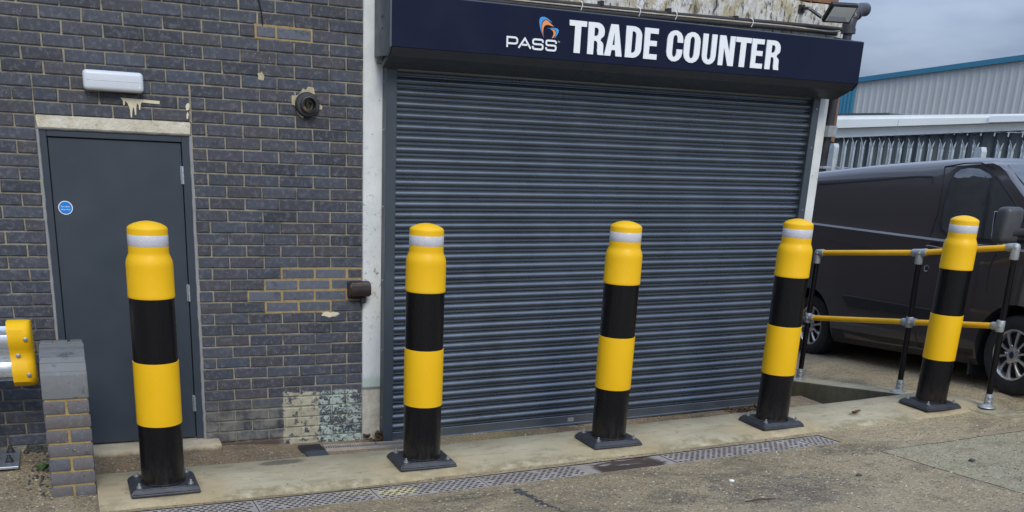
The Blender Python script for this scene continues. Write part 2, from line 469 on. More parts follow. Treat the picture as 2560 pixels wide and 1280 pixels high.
n = N('dark_pit_concrete')
x, y, z = n.xyz()
c = n.ramp(n.noise(7, 6, 0.7, n.scale(n.pos(), 1, 1, 0.6)), [(0.3, (0.045, 0.040, 0.024)), (0.7, (0.10, 0.09, 0.055))])
n.bump(n.noise(50, 5, 0.7), 0.6, 0.008)
M['pit'] = n.out(c, 0.85)  # darker tone for the pit floor and the pit face of the strip
n = N('worn_cast_iron')
c = n.ramp(n.noise(7, 6, 0.7), [(0.3, (0.28, 0.248, 0.218)), (0.7, (0.45, 0.41, 0.37))])
c = n.mix(n.math('MULTIPLY', n.step(n.noise(38, 5, 0.7), 0.56, 0.70), 0.6), c, (0.42, 0.39, 0.34))
c = n.mix(n.math('MULTIPLY', n.blob(-0.17, -1.42, 0.13, 0.09, 0.6, 16), 0.9), c, (0.62, 0.54, 0.30))
c = n.mix(n.math('MULTIPLY', n.blob(-0.42, -1.36, 0.12, 0.06, 0.6, 16), 0.6), c, (0.48, 0.42, 0.26))
n.bump(n.noise(90, 4, 0.7), 0.4, 0.004)
M['iron'] = n.out(c, 0.6, 0.15)
n = N('rust_stained_cover')
x, y, z = n.xyz()
c = n.ramp(n.noise(6, 6, 0.7), [(0.3, (0.27, 0.235, 0.20)), (0.7, (0.36, 0.32, 0.28))])
wet = n.noise(4.2, 6, 0.75, n.scale(n.pos(), 1, 2.2, 1), 0.8)
wetm = n.math('MULTIPLY', n.step(n.math('ADD', wet, n.math('MULTIPLY', n.step(y, -1.52, -1.33, 1, 0), 0.22)), 0.50, 0.55), n.step(x, 1.13, 1.19))
wetm = n.math('MULTIPLY', wetm, n.step(n.math('ADD', x, n.math('MULTIPLY', wet, 0.3)), 1.78, 1.86, 1, 0))
c = n.mix(wetm, c, (0.070, 0.048, 0.042))
M['cover'] = n.out(c, n.step(wetm, 0, 1, 0.75, 0.35))
M['shade_grime'] = plain('grate_hole_shade_grime', (0.022, 0.018, 0.015), 0.9)  # near black for the shade inside grate holes, also the slab joint dirt
M['trough'] = plain('drain_dark', (0.012, 0.011, 0.010), 0.9)
M['leaf'] = plain('dead_brown_leaf', (0.085, 0.045, 0.022), 0.8, 0, 0.4, 30)
M['weed'] = plain('green_weed_leaf', (0.06, 0.11, 0.03), 0.6, 0, 0.3, 40)
M['debris'] = plain('black_crack_filler', (0.040, 0.044, 0.040), 0.6, 0, 0.5, 25, 0.6, 80)
n = N('loose_grit')
c = n.ramp(n.island(), [(0.0, (0.04, 0.034, 0.028)), (0.3, (0.12, 0.09, 0.06)), (0.55, (0.30, 0.23, 0.13)), (0.75, (0.40, 0.34, 0.24)), (0.92, (0.44, 0.38, 0.29)), (1.0, (0.58, 0.54, 0.46))])
M['grit'] = n.out(c, 0.8)

# van
n = N('dark_metallic_van_paint')
fl = n.noise(900, 1, 0.5)
c = n.mix(n.step(fl, 0.4, 0.7), (0.052, 0.042, 0.042), (0.084, 0.070, 0.069))
M['van'] = n.out(c, 0.34, 0.35, 0.5, 0.85)
M['glass'] = N('dark_tinted_glass').out((0.028, 0.033, 0.034), 0.03, 0, 1.0)
M['glass'].node_tree.nodes['Principled BSDF'].inputs['IOR'].default_value = 1.8
M['trim'] = plain('black_van_trim', (0.014, 0.014, 0.016), 0.5)
M['mirror'] = plain('grey_textured_mirror_shell', (0.05, 0.052, 0.056), 0.5, 0, 0.15, 20, 0.2, 200)
M['rubber'] = plain('tyre_rubber', (0.016, 0.016, 0.018), 0.75, 0, 0.3, 12, 0.3, 90)
M['alloy'] = plain('silver_alloy', (0.55, 0.54, 0.53), 0.32, 0.8, 0.08, 12)
M['badge'] = plain('navy_hub_badge', (0.010, 0.018, 0.06), 0.3)
M['chrome'] = plain('chrome', (0.6, 0.6, 0.6), 0.15, 1.0, 0.02)
M['plastic_clear'] = plain('indicator_clear_plastic', (0.50, 0.47, 0.38), 0.25)
# background
M['pale'] = plain('pale_galvanised_palisade', (0.46, 0.50, 0.51), 0.5, 0.1, 0.2, 10)
M['white_fascia'] = plain('white_fascia_sheet', (0.84, 0.86, 0.83), 0.5, 0, 0.05, 1.6, dirt=(0.72, 0.74, 0.70))
M['dark_clad'] = plain('dark_green_grey_cladding', (0.060, 0.078, 0.088), 0.5, 0, 0.1, 1)
M['clad'] = plain('pale_grey_cladding', (0.43, 0.44, 0.435), 0.55, 0, 0.06, 0.5, dirt=(0.38, 0.385, 0.37))
M['teal'] = plain('teal_cladding', (0.03, 0.17, 0.27), 0.45, 0, 0.06, 0.6)
M['rear'] = plain('unseen_side_wall', (0.20, 0.17, 0.15), 0.8, 0, 0.35, 1.4, dirt=(0.07, 0.058, 0.052))  # out of view, tone chosen for what the van side reflects
M['plaque'] = plain('blue_plaque', (0.01, 0.20, 0.62), 0.35, 0, 0.05, 40)


# ------------------------------------------------------------------ mesh helper
class MB:
    def __init__(s):
        s.bm = bmesh.new()

    def add(s, vs, fs):
        v = [s.bm.verts.new(p) for p in vs]
        for f in fs:
            try:
                s.bm.faces.new([v[i] for i in f])
            except ValueError:
                pass
        return v

    def box(s, x0, x1, y0, y1, z0, z1, bev=0.0, seg=1, mat=None):
        t = bmesh.new()
        bmesh.ops.create_cube(t, size=1)
        for v in t.verts:
            v.co = Vector((x0 + (v.co.x + .5) * (x1 - x0), y0 + (v.co.y + .5) * (y1 - y0), z0 + (v.co.z + .5) * (z1 - z0)))
        if bev:
            bmesh.ops.bevel(t, geom=list(t.edges), offset=bev, segments=seg, profile=0.5, affect='EDGES')
        s.merge(t, mat)

    def merge(s, t, mat=None):
        vs = [(mat @ v.co) if mat else v.co.copy() for v in t.verts]
        for i, v in enumerate(t.verts):
            v.index = i
        s.add(vs, [[v.index for v in f.verts] for f in t.faces])
        t.free()

    def prism(s, pts, fn, t0, t1):
        k = len(pts)
        s.add([fn(a, b, t0) for a, b in pts] + [fn(a, b, t1) for a, b in pts],
              [list(range(k))[::-1], list(range(k, 2 * k))] + [[i, (i + 1) % k, k + (i + 1) % k, k + i] for i in range(k)])

    def lathe(s, prof, n=32, mat=None, sx=1.0, sy=1.0, cap=True):
        mat = mat or Matrix()
        vs, fs = [], []
        for r, z in prof:
            for i in range(n):
                a = 2 * math.pi * i / n
                vs.append(mat @ Vector((r * sx * math.cos(a), r * sy * math.sin(a), z)))
        for j in range(len(prof) - 1):
            for i in range(n):
                fs.append([j * n + i, j * n + (i + 1) % n, (j + 1) * n + (i + 1) % n, (j + 1) * n + i])
        if cap and prof[0][0] > 1e-6:
            fs.append(list(range(n))[::-1])
        if cap and prof[-1][0] > 1e-6:
            k = (len(prof) - 1) * n
            fs.append(list(range(k, k + n)))
        s.add(vs, fs)

    def tube(s, path, r, n=10, caps=True):
        path = [Vector(p) for p in path]
        rings = []
        for i, p in enumerate(path):
            d = (path[min(i + 1, len(path) - 1)] - path[max(i - 1, 0)]).normalized()
            up = Vector((0, 0, 1)) if abs(d.z) < 0.9 else Vector((0, 1, 0))
            a = d.cross(up).normalized()
            b = a.cross(d).normalized()
            rr = r[i] if isinstance(r, (list, tuple)) else r
            rings.append([p + a * rr * math.cos(2 * math.pi * k / n) + b * rr * math.sin(2 * math.pi * k / n) for k in range(n)])
        vs = [p for q in rings for p in q]
        fs = [[j * n + i, j * n + (i + 1) % n, (j + 1) * n + (i + 1) % n, (j + 1) * n + i] for j in range(len(path) - 1) for i in range(n)]
        if caps:
            fs += [list(range(n))[::-1], list(range((len(path) - 1) * n, len(path) * n))]
        s.add(vs, fs)

    def mesh(s, name, mat, smooth=None, fn=None):
        bmesh.ops.remove_doubles(s.bm, verts=list(s.bm.verts), dist=1e-6)
        if fn:
            for v in s.bm.verts:
                v.co = Vector(fn(v.co))
        bmesh.ops.recalc_face_normals(s.bm, faces=list(s.bm.faces))
        me = bpy.data.meshes.new(name)
        s.bm.to_mesh(me)
        s.bm.free()
        if mat:
            me.materials.append(mat)
        if smooth is not None:
            for p in me.polygons:
                p.use_smooth = True
            me.set_sharp_from_angle(angle=R(smooth))
        return me

    def build(s, name, mat, parent=None, smooth=None, fn=None, loc=None):
        return link(name, s.mesh(name, mat, smooth, fn), parent, loc)


def link(name, me, parent=None, loc=None):
    o = bpy.data.objects.new(name, me)
    col.objects.link(o)
    if parent is not None:
        o.parent = parent
    if loc is not None:
        o.location = loc
    return o


def tag(o, label=None, cat=None, group=None, kind=None):
    if label:
        o['label'] = label
    if cat:
        o['category'] = cat
    if group:
        o['group'] = group
    if kind:
        o['kind'] = kind
    return o


def thing(name, label, cat, loc=(0, 0, 0), group=None):
    o = bpy.data.objects.new(name, None)
    o.empty_display_size = 0.1
    o.location = loc
    col.objects.link(o)
    return tag(o, label, cat, group)


def copy_tree(o, parent=None):
    c = o.copy()
    col.objects.link(c)
    if parent is not None:
        c.parent = parent
    for ch in list(o.children):
        copy_tree(ch, c)
    return c


def axis_mat(p, d, roll=0.0):
    """matrix taking +Z to direction d at p"""
    q = Vector(d).to_track_quat('Z', 'Y').to_matrix().to_4x4()
    q.translation = Vector(p)
    return q


def interp(x, xs, ys):
    if x <= xs[0]:
        return ys[0]
    for i in range(len(xs) - 1):
        if x <= xs[i + 1]:
            t = (x - xs[i]) / (xs[i + 1] - xs[i])
            return ys[i] + t * (ys[i + 1] - ys[i])
    return ys[-1]


# shop front plane is turned and stepped a little from the brick wall
SHY, SHZ = 0.0427, 0.0118
def T(p):
    return (p[0], p[1] + SHY * p[0], p[2] + SHZ * p[0])


# ------------------------------------------------------------------ ground levels
KX = [-1.47, 0.12, 1.51, 2.92, 4.5, 7.0]
KZ = [0.067, 0.077, 0.113, 0.151, 0.204, 0.404]
def K(x):
    return interp(x, KX, KZ)


FLANK = [(-1.27, 4.872), (-0.456, 4.728), (0.589, 4.511), (1.2, 4.40)]
def flank_x(y):
    return interp(y, [a for a, b in FLANK], [b for a, b in FLANK])


def H(x, y):
    if y < -1.25:
        return K(x) - 0.028 + 0.08 * min(6.0, -1.25 - y)
    if x < 0:
        return K(x) - 0.028 + 0.03 * min(1.0, (y + 1.25) / 1.2)
    return K(x) - 0.02 - 0.107 * min(y + 1.05, 5.0) * (1 if y > -1.05 else 0) + (0.02 if y > -1.0 else 0.02 * (y + 1.25) / 0.25)


def rough(x, y):
    return 0.006 * mnoise.noise((x * 2.3, y * 2.3, 0.3)) + 0.0025 * mnoise.noise((x * 11, y * 11, 3.1))


def lines(*seg):
    out = []
    for a, b, n in seg:
        out += [a + (b - a) * i / n for i in range(n)]
    return out + [seg[-1][1]]


def sheet(mb, xs, ys, hf, skip=None, xfun=None):
    idx = {}
    for j in range(len(ys) - 1):
        for i in range(len(xs) - 1):
            cx, cy = (xs[i] + xs[i + 1]) / 2, (ys[j] + ys[j + 1]) / 2
            if skip and skip(cx, cy):
                continue
            q = []
            for a, b in ((i, j), (i + 1, j), (i + 1, j + 1), (i, j + 1)):
                if (a, b) not in idx:
                    X = xs[a] if xfun is None else xfun(xs[a], ys[b])
                    idx[(a, b)] = mb.bm.verts.new((X, ys[b], hf(X, ys[b])))
                q.append(idx[(a, b)])
            mb.bm.faces.new(q)


SX, SYB = 3.17, -1.865          # corner of the grey slab
DR0, DR1 = -1.545, -1.292       # drain
mb = MB()
xs = lines((-60, -6, 9), (-6, -2.415, 18), (-2.415, 3.12, 101), (3.12, 3.164, 1), (3.164, 3.176, 1), (3.176, 7, 64), (7, 12, 10), (12, 80, 14))
ys = lines((-60, -9, 9), (-9, -4, 14), (-4, -1.871, 42), (-1.871, -1.859, 1), (-1.859, DR0, 6), (DR0, DR1, 1), (DR1, -1.25, 1))
hy = lambda x, y: H(x, y) + (rough(x, y) if abs(y - DR0) > .02 and abs(y - DR1) > .02 else 0)
sheet(mb, xs, ys, hy, lambda x, y: (-2.415 < x < 3.12 and DR0 < y < DR1) or (x > 3.164 and y < -1.859 and x < 12 and y > -9))
sheet(mb, lines((-60, -6, 9), (-6, -2.07, 20)), lines((-1.25, 0.0, 14)), hy)
sheet(mb, [-2.07, -1.95, -1.83], lines((-1.25, -0.60, 8)), hy)
us = lines((0, 0.4, 4), (0.4, 3, 26), (3, 9, 10), (9, 76, 12))
sheet(mb, us, lines((-1.25, 1.2, 30), (1.2, 6, 24), (6, 14, 8), (14, 80, 12)), hy, None, lambda u, y: u + flank_x(y) + 0.13)
tag(mb.build('yard_ground', M['yard'], smooth=40), kind='structure')
# saw-cut grooves round the slab show a dark filler
mb = MB()
sheet(mb, lines((3.14, 7, 40), (7, 12.2, 10)), lines((-9.2, -4, 12), (-4, -1.83, 40)), lambda x, y: H(x, y) - 0.010)
tag(mb.build('joint_filler', M['shade_grime']), kind='structure')
mb = MB()
sheet(mb, lines((3.174, 7, 60), (7, 12, 10)), lines((-9, -4, 12), (-4, -1.869, 40)), hy)
tag(mb.build('concrete_slab', M['slab'], smooth=40), kind='structure')

# raised kerb strip the bollards stand on
mb = MB()
kx = lines((-1.83, 4.76, 112))
prof = [(-0.66, -0.16), (-0.66, -0.012), (-0.672, 0.0), (-0.9, 0.001), (-1.13, 0.0), (-1.19, -0.008), (-1.235, -0.022), (-1.252, -0.06)]
grid = []
for X in kx:
    row = []
    for (Y, dz) in prof:
        yy = Y
        if X > 4.55 and Y > -0.9:
            yy = min(Y, -0.66)
        wob = 0.004 * mnoise.noise((X * 3, Y * 5, 1)) if dz > -0.05 else 0
        row.append((X, yy + (0.012 * mnoise.noise((X * 4, Y, 2)) if Y < -1.15 else 0), K(X) + dz + wob))
    grid.append(row)
np_ = len(prof)
vs = [p for r in grid for p in r]
fs = [[i * np_ + j, (i + 1) * np_ + j, (i + 1) * np_ + j + 1, i * np_ + j + 1] for i in range(len(kx) - 1) for j in range(np_ - 1)]
fs += [list(range(np_)), [(len(kx) - 1) * np_ + j for j in range(np_)][::-1]]
mb.add(vs, fs)
tag(mb.build('kerb', M['kerb'], smooth=50), kind='structure')

# flank strip that carries the handrail, with the pit side face
mb = MB()
fy = lines((-1.62, -1.27, 8), (-1.27, 1.2, 26))
vs, fs = [], []
def flank_z(x, y):
    if y < -1.2:
        return H(x, y) + 0.006 * min(1, (y + 1.62) / 0.4) + (0.012 if y > -1.25 else 0)
    return interp(y, [-1.2, -0.95, -0.456, 0.589, 1.2], [H(x, -1.2) + 0.006, 0.222, 0.165, 0.036, -0.02])
for Y in fy:
    c = flank_x(Y)
    zt = flank_z(c, Y)
    wob = 0.012 * mnoise.noise((Y * 3, 0.5, 7))
    vs += [(c - 0.125 + wob, Y, -0.2), (c - 0.125 + wob, Y, zt - 0.01), (c - 0.115 + wob, Y, zt), (c + 0.14, Y, max(zt, H(c + 0.14, Y)) + 0.003), (c + 0.20, Y, min(zt, H(c + 0.2, Y)) - 0.15)]
for i in range(len(fy) - 1):
    for j in range(4):
        fs.append([i * 5 + j, (i + 1) * 5 + j, (i + 1) * 5 + j + 1, i * 5 + j + 1])
fs.append([0, 1, 2, 3, 4])
mb.add(vs, fs)
fl = mb.build('kerb_flank', M['kerb'], smooth=50)
fl.data.materials.append(M['pit'])
for p in fl.data.polygons:
    if abs(p.normal.x) > 0.7 and p.center.x < flank_x(p.center.y) and p.center.y > -0.7:
        p.material_index = 1
tag(fl, kind='structure')

# sunken apron before the wall and shutter
AX, AZ = [-2.0, -1.1, -0.6, 0.0, 1.7, 3.6, 4.3], [-0.005, -0.012, -0.042, -0.052, -0.062, -0.045, -0.05]
def A(x, y):
    return interp(x, AX, AZ) + rough(x, y) + 0.02 * min(1, max(0, (-y - 0.1) / 0.5))
mb = MB()
sheet(mb, lines((-2.075, 4.35, 130)), lines((-0.67, 0.35, 22)), A)
tag(mb.build('apron', M['apron'], smooth=40), kind='structure')
mb = MB()
mb.add([(4.0, 0.3, -0.2), (4.6, 0.3, -0.2), (4.6, 1.6, -0.2), (4.0, 1.6, -0.2)], [[0, 1, 2, 3]])
tag(mb.build('pit_floor', M['pit']), kind='structure')

# drain trough
mb = MB()
tx = lines((-2.415, 3.12, 40))
for i in range(len(tx) - 1):
    a, b = tx[i], tx[i + 1]
    mb.add([(a, DR0, H(a, DR0)), (b, DR0, H(b, DR0)), (b, DR0, H(b, DR0) - .12), (a, DR0, H(a, DR0) - .12)], [[0, 1, 2, 3]])
    mb.add([(a, DR1, H(a, DR1)), (b, DR1, H(b, DR1)), (b, DR1, H(b, DR1) - .12), (a, DR1, H(a, DR1) - .12)], [[0, 1, 2, 3]])
    mb.add([(a, DR0, H(a, DR0) - .12), (b, DR0, H(b, DR0) - .12), (b, DR1, H(b, DR1) - .12), (a, DR1, H(a, DR1) - .12)], [[0, 1, 2, 3]])
mb.add([(3.12, DR0, H(3.12, DR0)), (3.12, DR1, H(3.12, DR1)), (3.12, DR1, H(3.12, DR1) - .12), (3.12, DR0, H(3.12, DR0) - .12)], [[0, 1, 2, 3]])
tag(mb.build('drain_channel', M['trough']), kind='structure')

# drain gratings: plates with real holes in staggered rows
def grate_mesh(L, name):
    W = DR1 - DR0 - 0.014
    rows, n = 7, max(3, int(round(L / 0.046)))
    mb = MB()
    rim = 0.012
    py, px = (W - 2 * rim) / rows, (L - 0.016) / (n + 0.5)
    t = 0.018
    hx, hy2 = px * 0.60, py * 0.58
    def quad(x0, x1, y0, y1):
        mb.add([(x0, y0, 0), (x1, y0, 0), (x1, y1, 0), (x0, y1, 0)], [[0, 1, 2, 3]])
    x0b, x1b = 0.0, L
    quad(x0b, x1b, 0, rim)
    quad(x0b, x1b, W - rim, W)
    for r in range(rows):
        y0, y1 = rim + r * py, rim + (r + 1) * py
        ya, yb = (y0 + y1 - hy2) / 2, (y0 + y1 + hy2) / 2
        off = 0.008 + (px * 0.5 if r % 2 else 0.0)
        quad(x0b, x1b, y0, ya)
        quad(x0b, x1b, yb, y1)
        last = x0b
        for k in range(n):
            a = off + k * px + (px - hx) / 2
            b2 = a + hx
            if rnd.random() < 0.04:
                continue            # clogged with grit
            quad(last, a, ya, yb)
            last = b2
            mb.add([(a, ya, 0), (b2, ya, 0), (b2, ya, -t), (a, ya, -t)], [[0, 1, 2, 3]])
            mb.add([(a, yb, 0), (b2, yb, 0), (b2, yb, -t), (a, yb, -t)], [[0, 1, 2, 3]])
            mb.add([(a, ya, 0), (a, yb, 0), (a, yb, -t), (a, ya, -t)], [[0, 1, 2, 3]])
            mb.add([(b2, ya, 0), (b2, yb, 0), (b2, yb, -t), (b2, ya, -t)], [[0, 1, 2, 3]])
        quad(last, x1b, ya, yb)
    mb.add([(0, 0, 0), (L, 0, 0), (L, 0, -t * 1.6), (0, 0, -t * 1.6)], [[0, 1, 2, 3]])
    mb.add([(0, 0, 0), (0, W, 0), (0, W, -t), (0, 0, -t)], [[0, 1, 2, 3]])
    mb.add([(L, 0, 0), (L, W, 0), (L, W, -t), (L, 0, -t)], [[0, 1, 2, 3]])
    bmesh.ops.recalc_face_normals(mb.bm, faces=list(mb.bm.faces))
    me = bpy.data.meshes.new(name)
    for f in mb.bm.faces:
        if abs(f.normal.z) > .9 and f.normal.z < 0:
            f.normal_flip()
        if abs(f.normal.z) < .5:
            f.material_index = 1  # hole walls coloured dark so the openings look shaded
    mb.bm.to_mesh(me)
    mb.bm.free()
    me.materials.append(M['iron'])
    me.materials.append(M['shade_grime'])
    return me


GR = [(-2.41, -1.715, 'perforated iron drain grate at the bottom left below the first bollard'),
      (-1.71, -1.015, 'perforated iron drain grate just in front of the bollard by the grey door'),
      (-1.01, -0.318, 'perforated iron drain grate before the kerb between the first and second bollards'),
      (-0.313, 0.378, 'perforated iron drain grate with a cream paint splash on its left end'),
      (0.383, 1.078, 'perforated iron drain grate touching the left edge of the solid stained cover'),
      (1.742, 2.40, 'perforated iron drain grate touching the right edge of the solid stained cover'),
      (2.405, 2.885, 'perforated iron drain grate before the fourth bollard, second from the channel end'),
      (2.895, 3.112, 'short perforated iron drain grate closing the right end of the channel')]
def seat(o, a, b):
    za, zb = H(a, DR0) - 0.004, H(b, DR0) - 0.004
    o.location = (a, DR0 + 0.007, za)
    o.rotation_euler = (math.atan2(H(a, DR1) - H(a, DR0), DR1 - DR0), -math.atan2(zb - za, b - a), 0)
for a, b, lab in GR:
    o = link('drain_grate', grate_mesh(b - a, 'drain_grate'))
    seat(o, a, b)
    tag(o, lab, 'drain grate', 'iron grates of the long drain channel')
mb = MB()
mb.box(0, 0.652, 0, DR1 - DR0 - 0.014, -0.03, 0.0, 0.003)
o = mb.build('drain_cover', M['cover'])
seat(o, 1.083, 1.735)
tag(o, 'solid drain cover with a dark brown wet stain between the perforated grates', 'drain cover')

# small channel at the wall foot and the gully leading to the kerb
def slot_grate(L, W, bars, name):
    mb = MB()
    mb.box(0, L, 0, 0.012, -0.02, 0)
    mb.box(0, L, W - 0.012, W, -0.02, 0)
    for k in range(bars + 1):
        x = k * (L - 0.006) / bars
        mb.box(x, x + 0.006, 0.012, W - 0.012, -0.02, -0.001)
    mb.add([(0, 0, -0.03), (L, 0, -0.03), (L, W, -0.03), (0, W, -0.03)], [[0, 1, 2, 3]])
    return mb.mesh(name, M['iron'])
def flat_z(x, y):
    return A(x, y)
o = link('channel_grate', slot_grate(0.70, 0.10, 40, 'channel_grate'), None, (-0.33, -0.245, -0.022))
o.rotation_euler = (0, 0.012, -0.03)
tag(o, 'narrow slotted steel channel grate along the wall foot beside the white pillar', 'drain grate')
me = slot_grate(0.155, 0.15, 12, 'gully_grate')
me.materials[0] = M['plate']
o = link('gully_grate', me, None, (-0.50, -0.275, -0.018))
tag(o, 'small dark gully grate at the left end of the narrow channel grate', 'drain grate')
mb = MB()
mb.box(0, 0.15, 0, 0.32, -0.02, 0.0, 0.004)
o = mb.build('gully_cover', M['slate'], None, None, None, (-0.49, -0.61, -0.014))
tag(o, 'dark plain gully cover running from the small grate to the kerb', 'drain cover')

# ------------------------------------------------------------------ brick building
bld = thing('brick_building', 'blue grey brick building with a steel door and a white painted concrete frame', 'building')
DX0, DX1, DZ1 = -1.983, -1.103, 2.03
mb = MB()     # wall core with mortar face 7 mm behind the brick faces
YM = 0.009
mb.box(-6.0, DX0, YM, 0.30, -0.3, 3.62)
mb.box(DX1, -0.001, YM, 0.30, -0.3, 3.62)
mb.box(DX0, DX1, YM, 0.30, 2.104, 3.62)
wall = mb.build('wall', M['mortar'], bld)


def brick_mesh(L, h, dep=0.05, bev=0.004, seed=0, name='brick'):
    rr = random.Random(seed)
    mb = MB()
    j = lambda s: (rr.random() - .5) * s
    def ring(y, ins):
        return [(ins + j(.003), y, ins + j(.003)), (L - ins + j(.003), y, ins + j(.003)), (L - ins + j(.003), y, h - ins + j(.003)), (ins + j(.003), y, h - ins + j(.003))]
    f = [(x, 0 + j(.0015), z) for x, _, z in ring(0, bev)]
    mset = ring(bev, 0.0)
    bk = [(x, dep, z) for x, _, z in mset]
    mb.add(f + mset + bk, [[0, 1, 2, 3]] + [[i, (i + 1) % 4, 4 + (i + 1) % 4, 4 + i] for i in range(4)] + [[4 + i, 4 + (i + 1) % 4, 8 + (i + 1) % 4, 8 + i] for i in range(4)])
    return mb.mesh(name, M['brick'])


mesh_cache = {}
def get_brick(L, h, mat, dep=0.05):
    key = (round(L, 3), round(h, 3), mat, rnd.randrange(4) if L > 0.2 else 0, dep)
    if key not in mesh_cache:
        me = brick_mesh(L, h, dep, 0.004, hash(key[:2]) % 999 + key[3])
        me.materials[0] = M[mat]
        mesh_cache[key] = me
    return mesh_cache[key]


def zj(k):
    return 2.85 - 0.075 * k


bricks = []
def course(k, x0, x1, phase_from, even_first, lo=None):
    """bricks of one course between x0 and x1, laid from phase_from leftwards"""
    e = []
    x = phase_from
    first = 0.1125 if even_first else 0.225
    e.append(x)
    x -= first
    while x > x0 - 0.3:
        e.append(x)
        x -= 0.225
    for b, a in zip(e[:-1], e[1:]):
        a2, b2 = max(a, x0), min(b, x1)
        if b2 - a2 > 0.045:
            bricks.append((k, a2, b2))


for k in range(-10, 40):
    ev = (k % 2 == 0)
    zt, zb = zj(k), zj(k + 1)
    if zb < -0.1:
        break
    if k >= 10:
        course(k, DX1, 0, 0.0, ev)
        course(k, -5.95, DX0, DX0, ev)
    elif k >= 7:
        course(k, DX1 + 0.004, 0, 0.0, ev)
        course(k, DX0, DX1 - (0.07 if ev else 0.0), DX1 - (0.07 if ev else 0.0), False)
        if ev:
            bricks.append((k, DX1 - 0.07, DX1))
        course(k, -5.95, DX0, DX0, ev)
    else:
        course(k, -5.95, 0, 0.0, ev)


def patched(k, a, b):
    c = (a + b) / 2
    return (k == 22 and c > -0.56) or (k == 23 and -0.62 < c) or (k == 24 and -0.72 < c < -0.0) or (k == 25 and -0.62 < c < -0.2)


info = []
prow = {}
extra = []
for k, a, b in bricks:
    if k == 2 and abs(a + 0.7875) < 0.02:
        extra += [(k, a, -0.69), (k, -0.69, b)]
    else:
        extra.append((k, a, b))
for k, a, b in extra:
    z1, z0 = zj(k), zj(k + 1)
    ps = patched(k, a, b) or (k == 2 and a > -0.70 and b < -0.33)
    if ps:
        prow.setdefault(k, []).append((a, b))
    g = 0.0068 if ps else 0.0048
    pc = [project((x, 0, z)) for x in (a, b) for z in (z0, z1)]
    vis = max(0, min(2560, max(p[0] for p in pc)) - max(0, min(p[0] for p in pc))) * max(0, min(1280, max(p[1] for p in pc)) - max(0, min(p[1] for p in pc)))
    info.append((vis, k, a + g, b - g, z0 + g, z1 - g, 'brick_new' if ps and not (k == 22 and b > -.01 and False) else 'brick'))
info.sort(key=lambda t: -t[0])
rest = MB()
for i, (vis, k, a, b, z0, z1, mt) in enumerate(info):
    dx, dy, dz = (rnd.random() - .5) * .003, (rnd.random() - .5) * .003, (rnd.random() - .5) * .003
    if i < 292 and vis > 60:
        o = link('brick', get_brick(b - a, z1 - z0, mt), wall, (a + dx, dy - 0.0005, z0 + dz))
        o.rotation_euler = ((rnd.random() - .5) * .012, (rnd.random() - .5) * .006, (rnd.random() - .5) * .008)
    else:
        rest.box(a + dx, b + dx, dy, 0.05, z0 + dz, z1 + dz, 0.004)
r_ = rest.build('brick_remainder', M['brick'], wall)
r_['kind'] = 'stuff'
ROWK = sorted(prow)
for k in ROWK:
    xa, xb = min(p[0] for p in prow[k]) - 0.006, min(max(p[1] for p in prow[k]) + 0.006, -0.002)
    za = zj(k + 1) - (0.006 if k + 1 not in prow else 0.0)
    zb_ = zj(k) + (0.006 if k - 1 not in prow else 0.0)
    mb = MB()
    mb.box(xa, xb, 0.003, 0.02, za + .0004, zb_ - .0004)
    mb.build('yellow_pointing', M['mortar_yellow'], wall)
# filler holes on the wall face
def splat(cx, cz, r0, n=22, seed=1, thick=0.006, sx=1.0):
    rr = random.Random(seed)
    pts = []
    for i in range(n):
        a = 2 * math.pi * i / n
        r = r0 * (0.75 + 0.5 * rr.random())
        pts.append((cx + r * math.cos(a) * sx, cz + r * math.sin(a)))
    mb = MB()
    mb.prism(pts, lambda u, v, t: (u, t, v), 0.004, -thick)
    return mb
splat(-0.375, 2.262, 0.086, 34, 4).build('filler_ring', M['foam'], bld)
splat(-0.664, 2.40, 0.026, 14, 9, 0.004, 0.8).build('filler_spot', M['foam'], bld)
splat(-0.235, 0.880, 0.017, 26, 5, 0.003, 3.6).build('filler_smear', M['cream_drip'], bld)
# cream paint runs below the lamp
pr1 = [(-1.505, 2.222), (-1.28, 2.216), (-1.283, 2.198), (-1.33, 2.199), (-1.385, 2.202), (-1.392, 2.19), (-1.396, 2.16), (-1.402, 2.158), (-1.404, 2.185), (-1.412, 2.196),
       (-1.418, 2.17), (-1.421, 2.128), (-1.428, 2.126), (-1.43, 2.16), (-1.436, 2.172), (-1.442, 2.15), (-1.446, 2.112), (-1.453, 2.110), (-1.455, 2.155), (-1.466, 2.19), (-1.478, 2.205), (-1.484, 2.18), (-1.49, 2.178), (-1.493, 2.205)]
pr2 = [(-1.128, 2.172), (-1.120, 2.17), (-1.110, 2.178), (-1.106, 2.200), (-1.110, 2.215), (-1.120, 2.212), (-1.129, 2.2)]
pr3 = [(-1.128, 2.125), (-1.124, 2.118), (-1.118, 2.125), (-1.114, 2.150), (-1.120, 2.163), (-1.128, 2.145)]
for pl in (pr1, pr2, pr3):
    mb = MB()
    mb.prism(pl, lambda u, v, t: (u, t, v), 0.003, -0.0034)
    mb.build('paint_run', M['cream_drip'], bld)
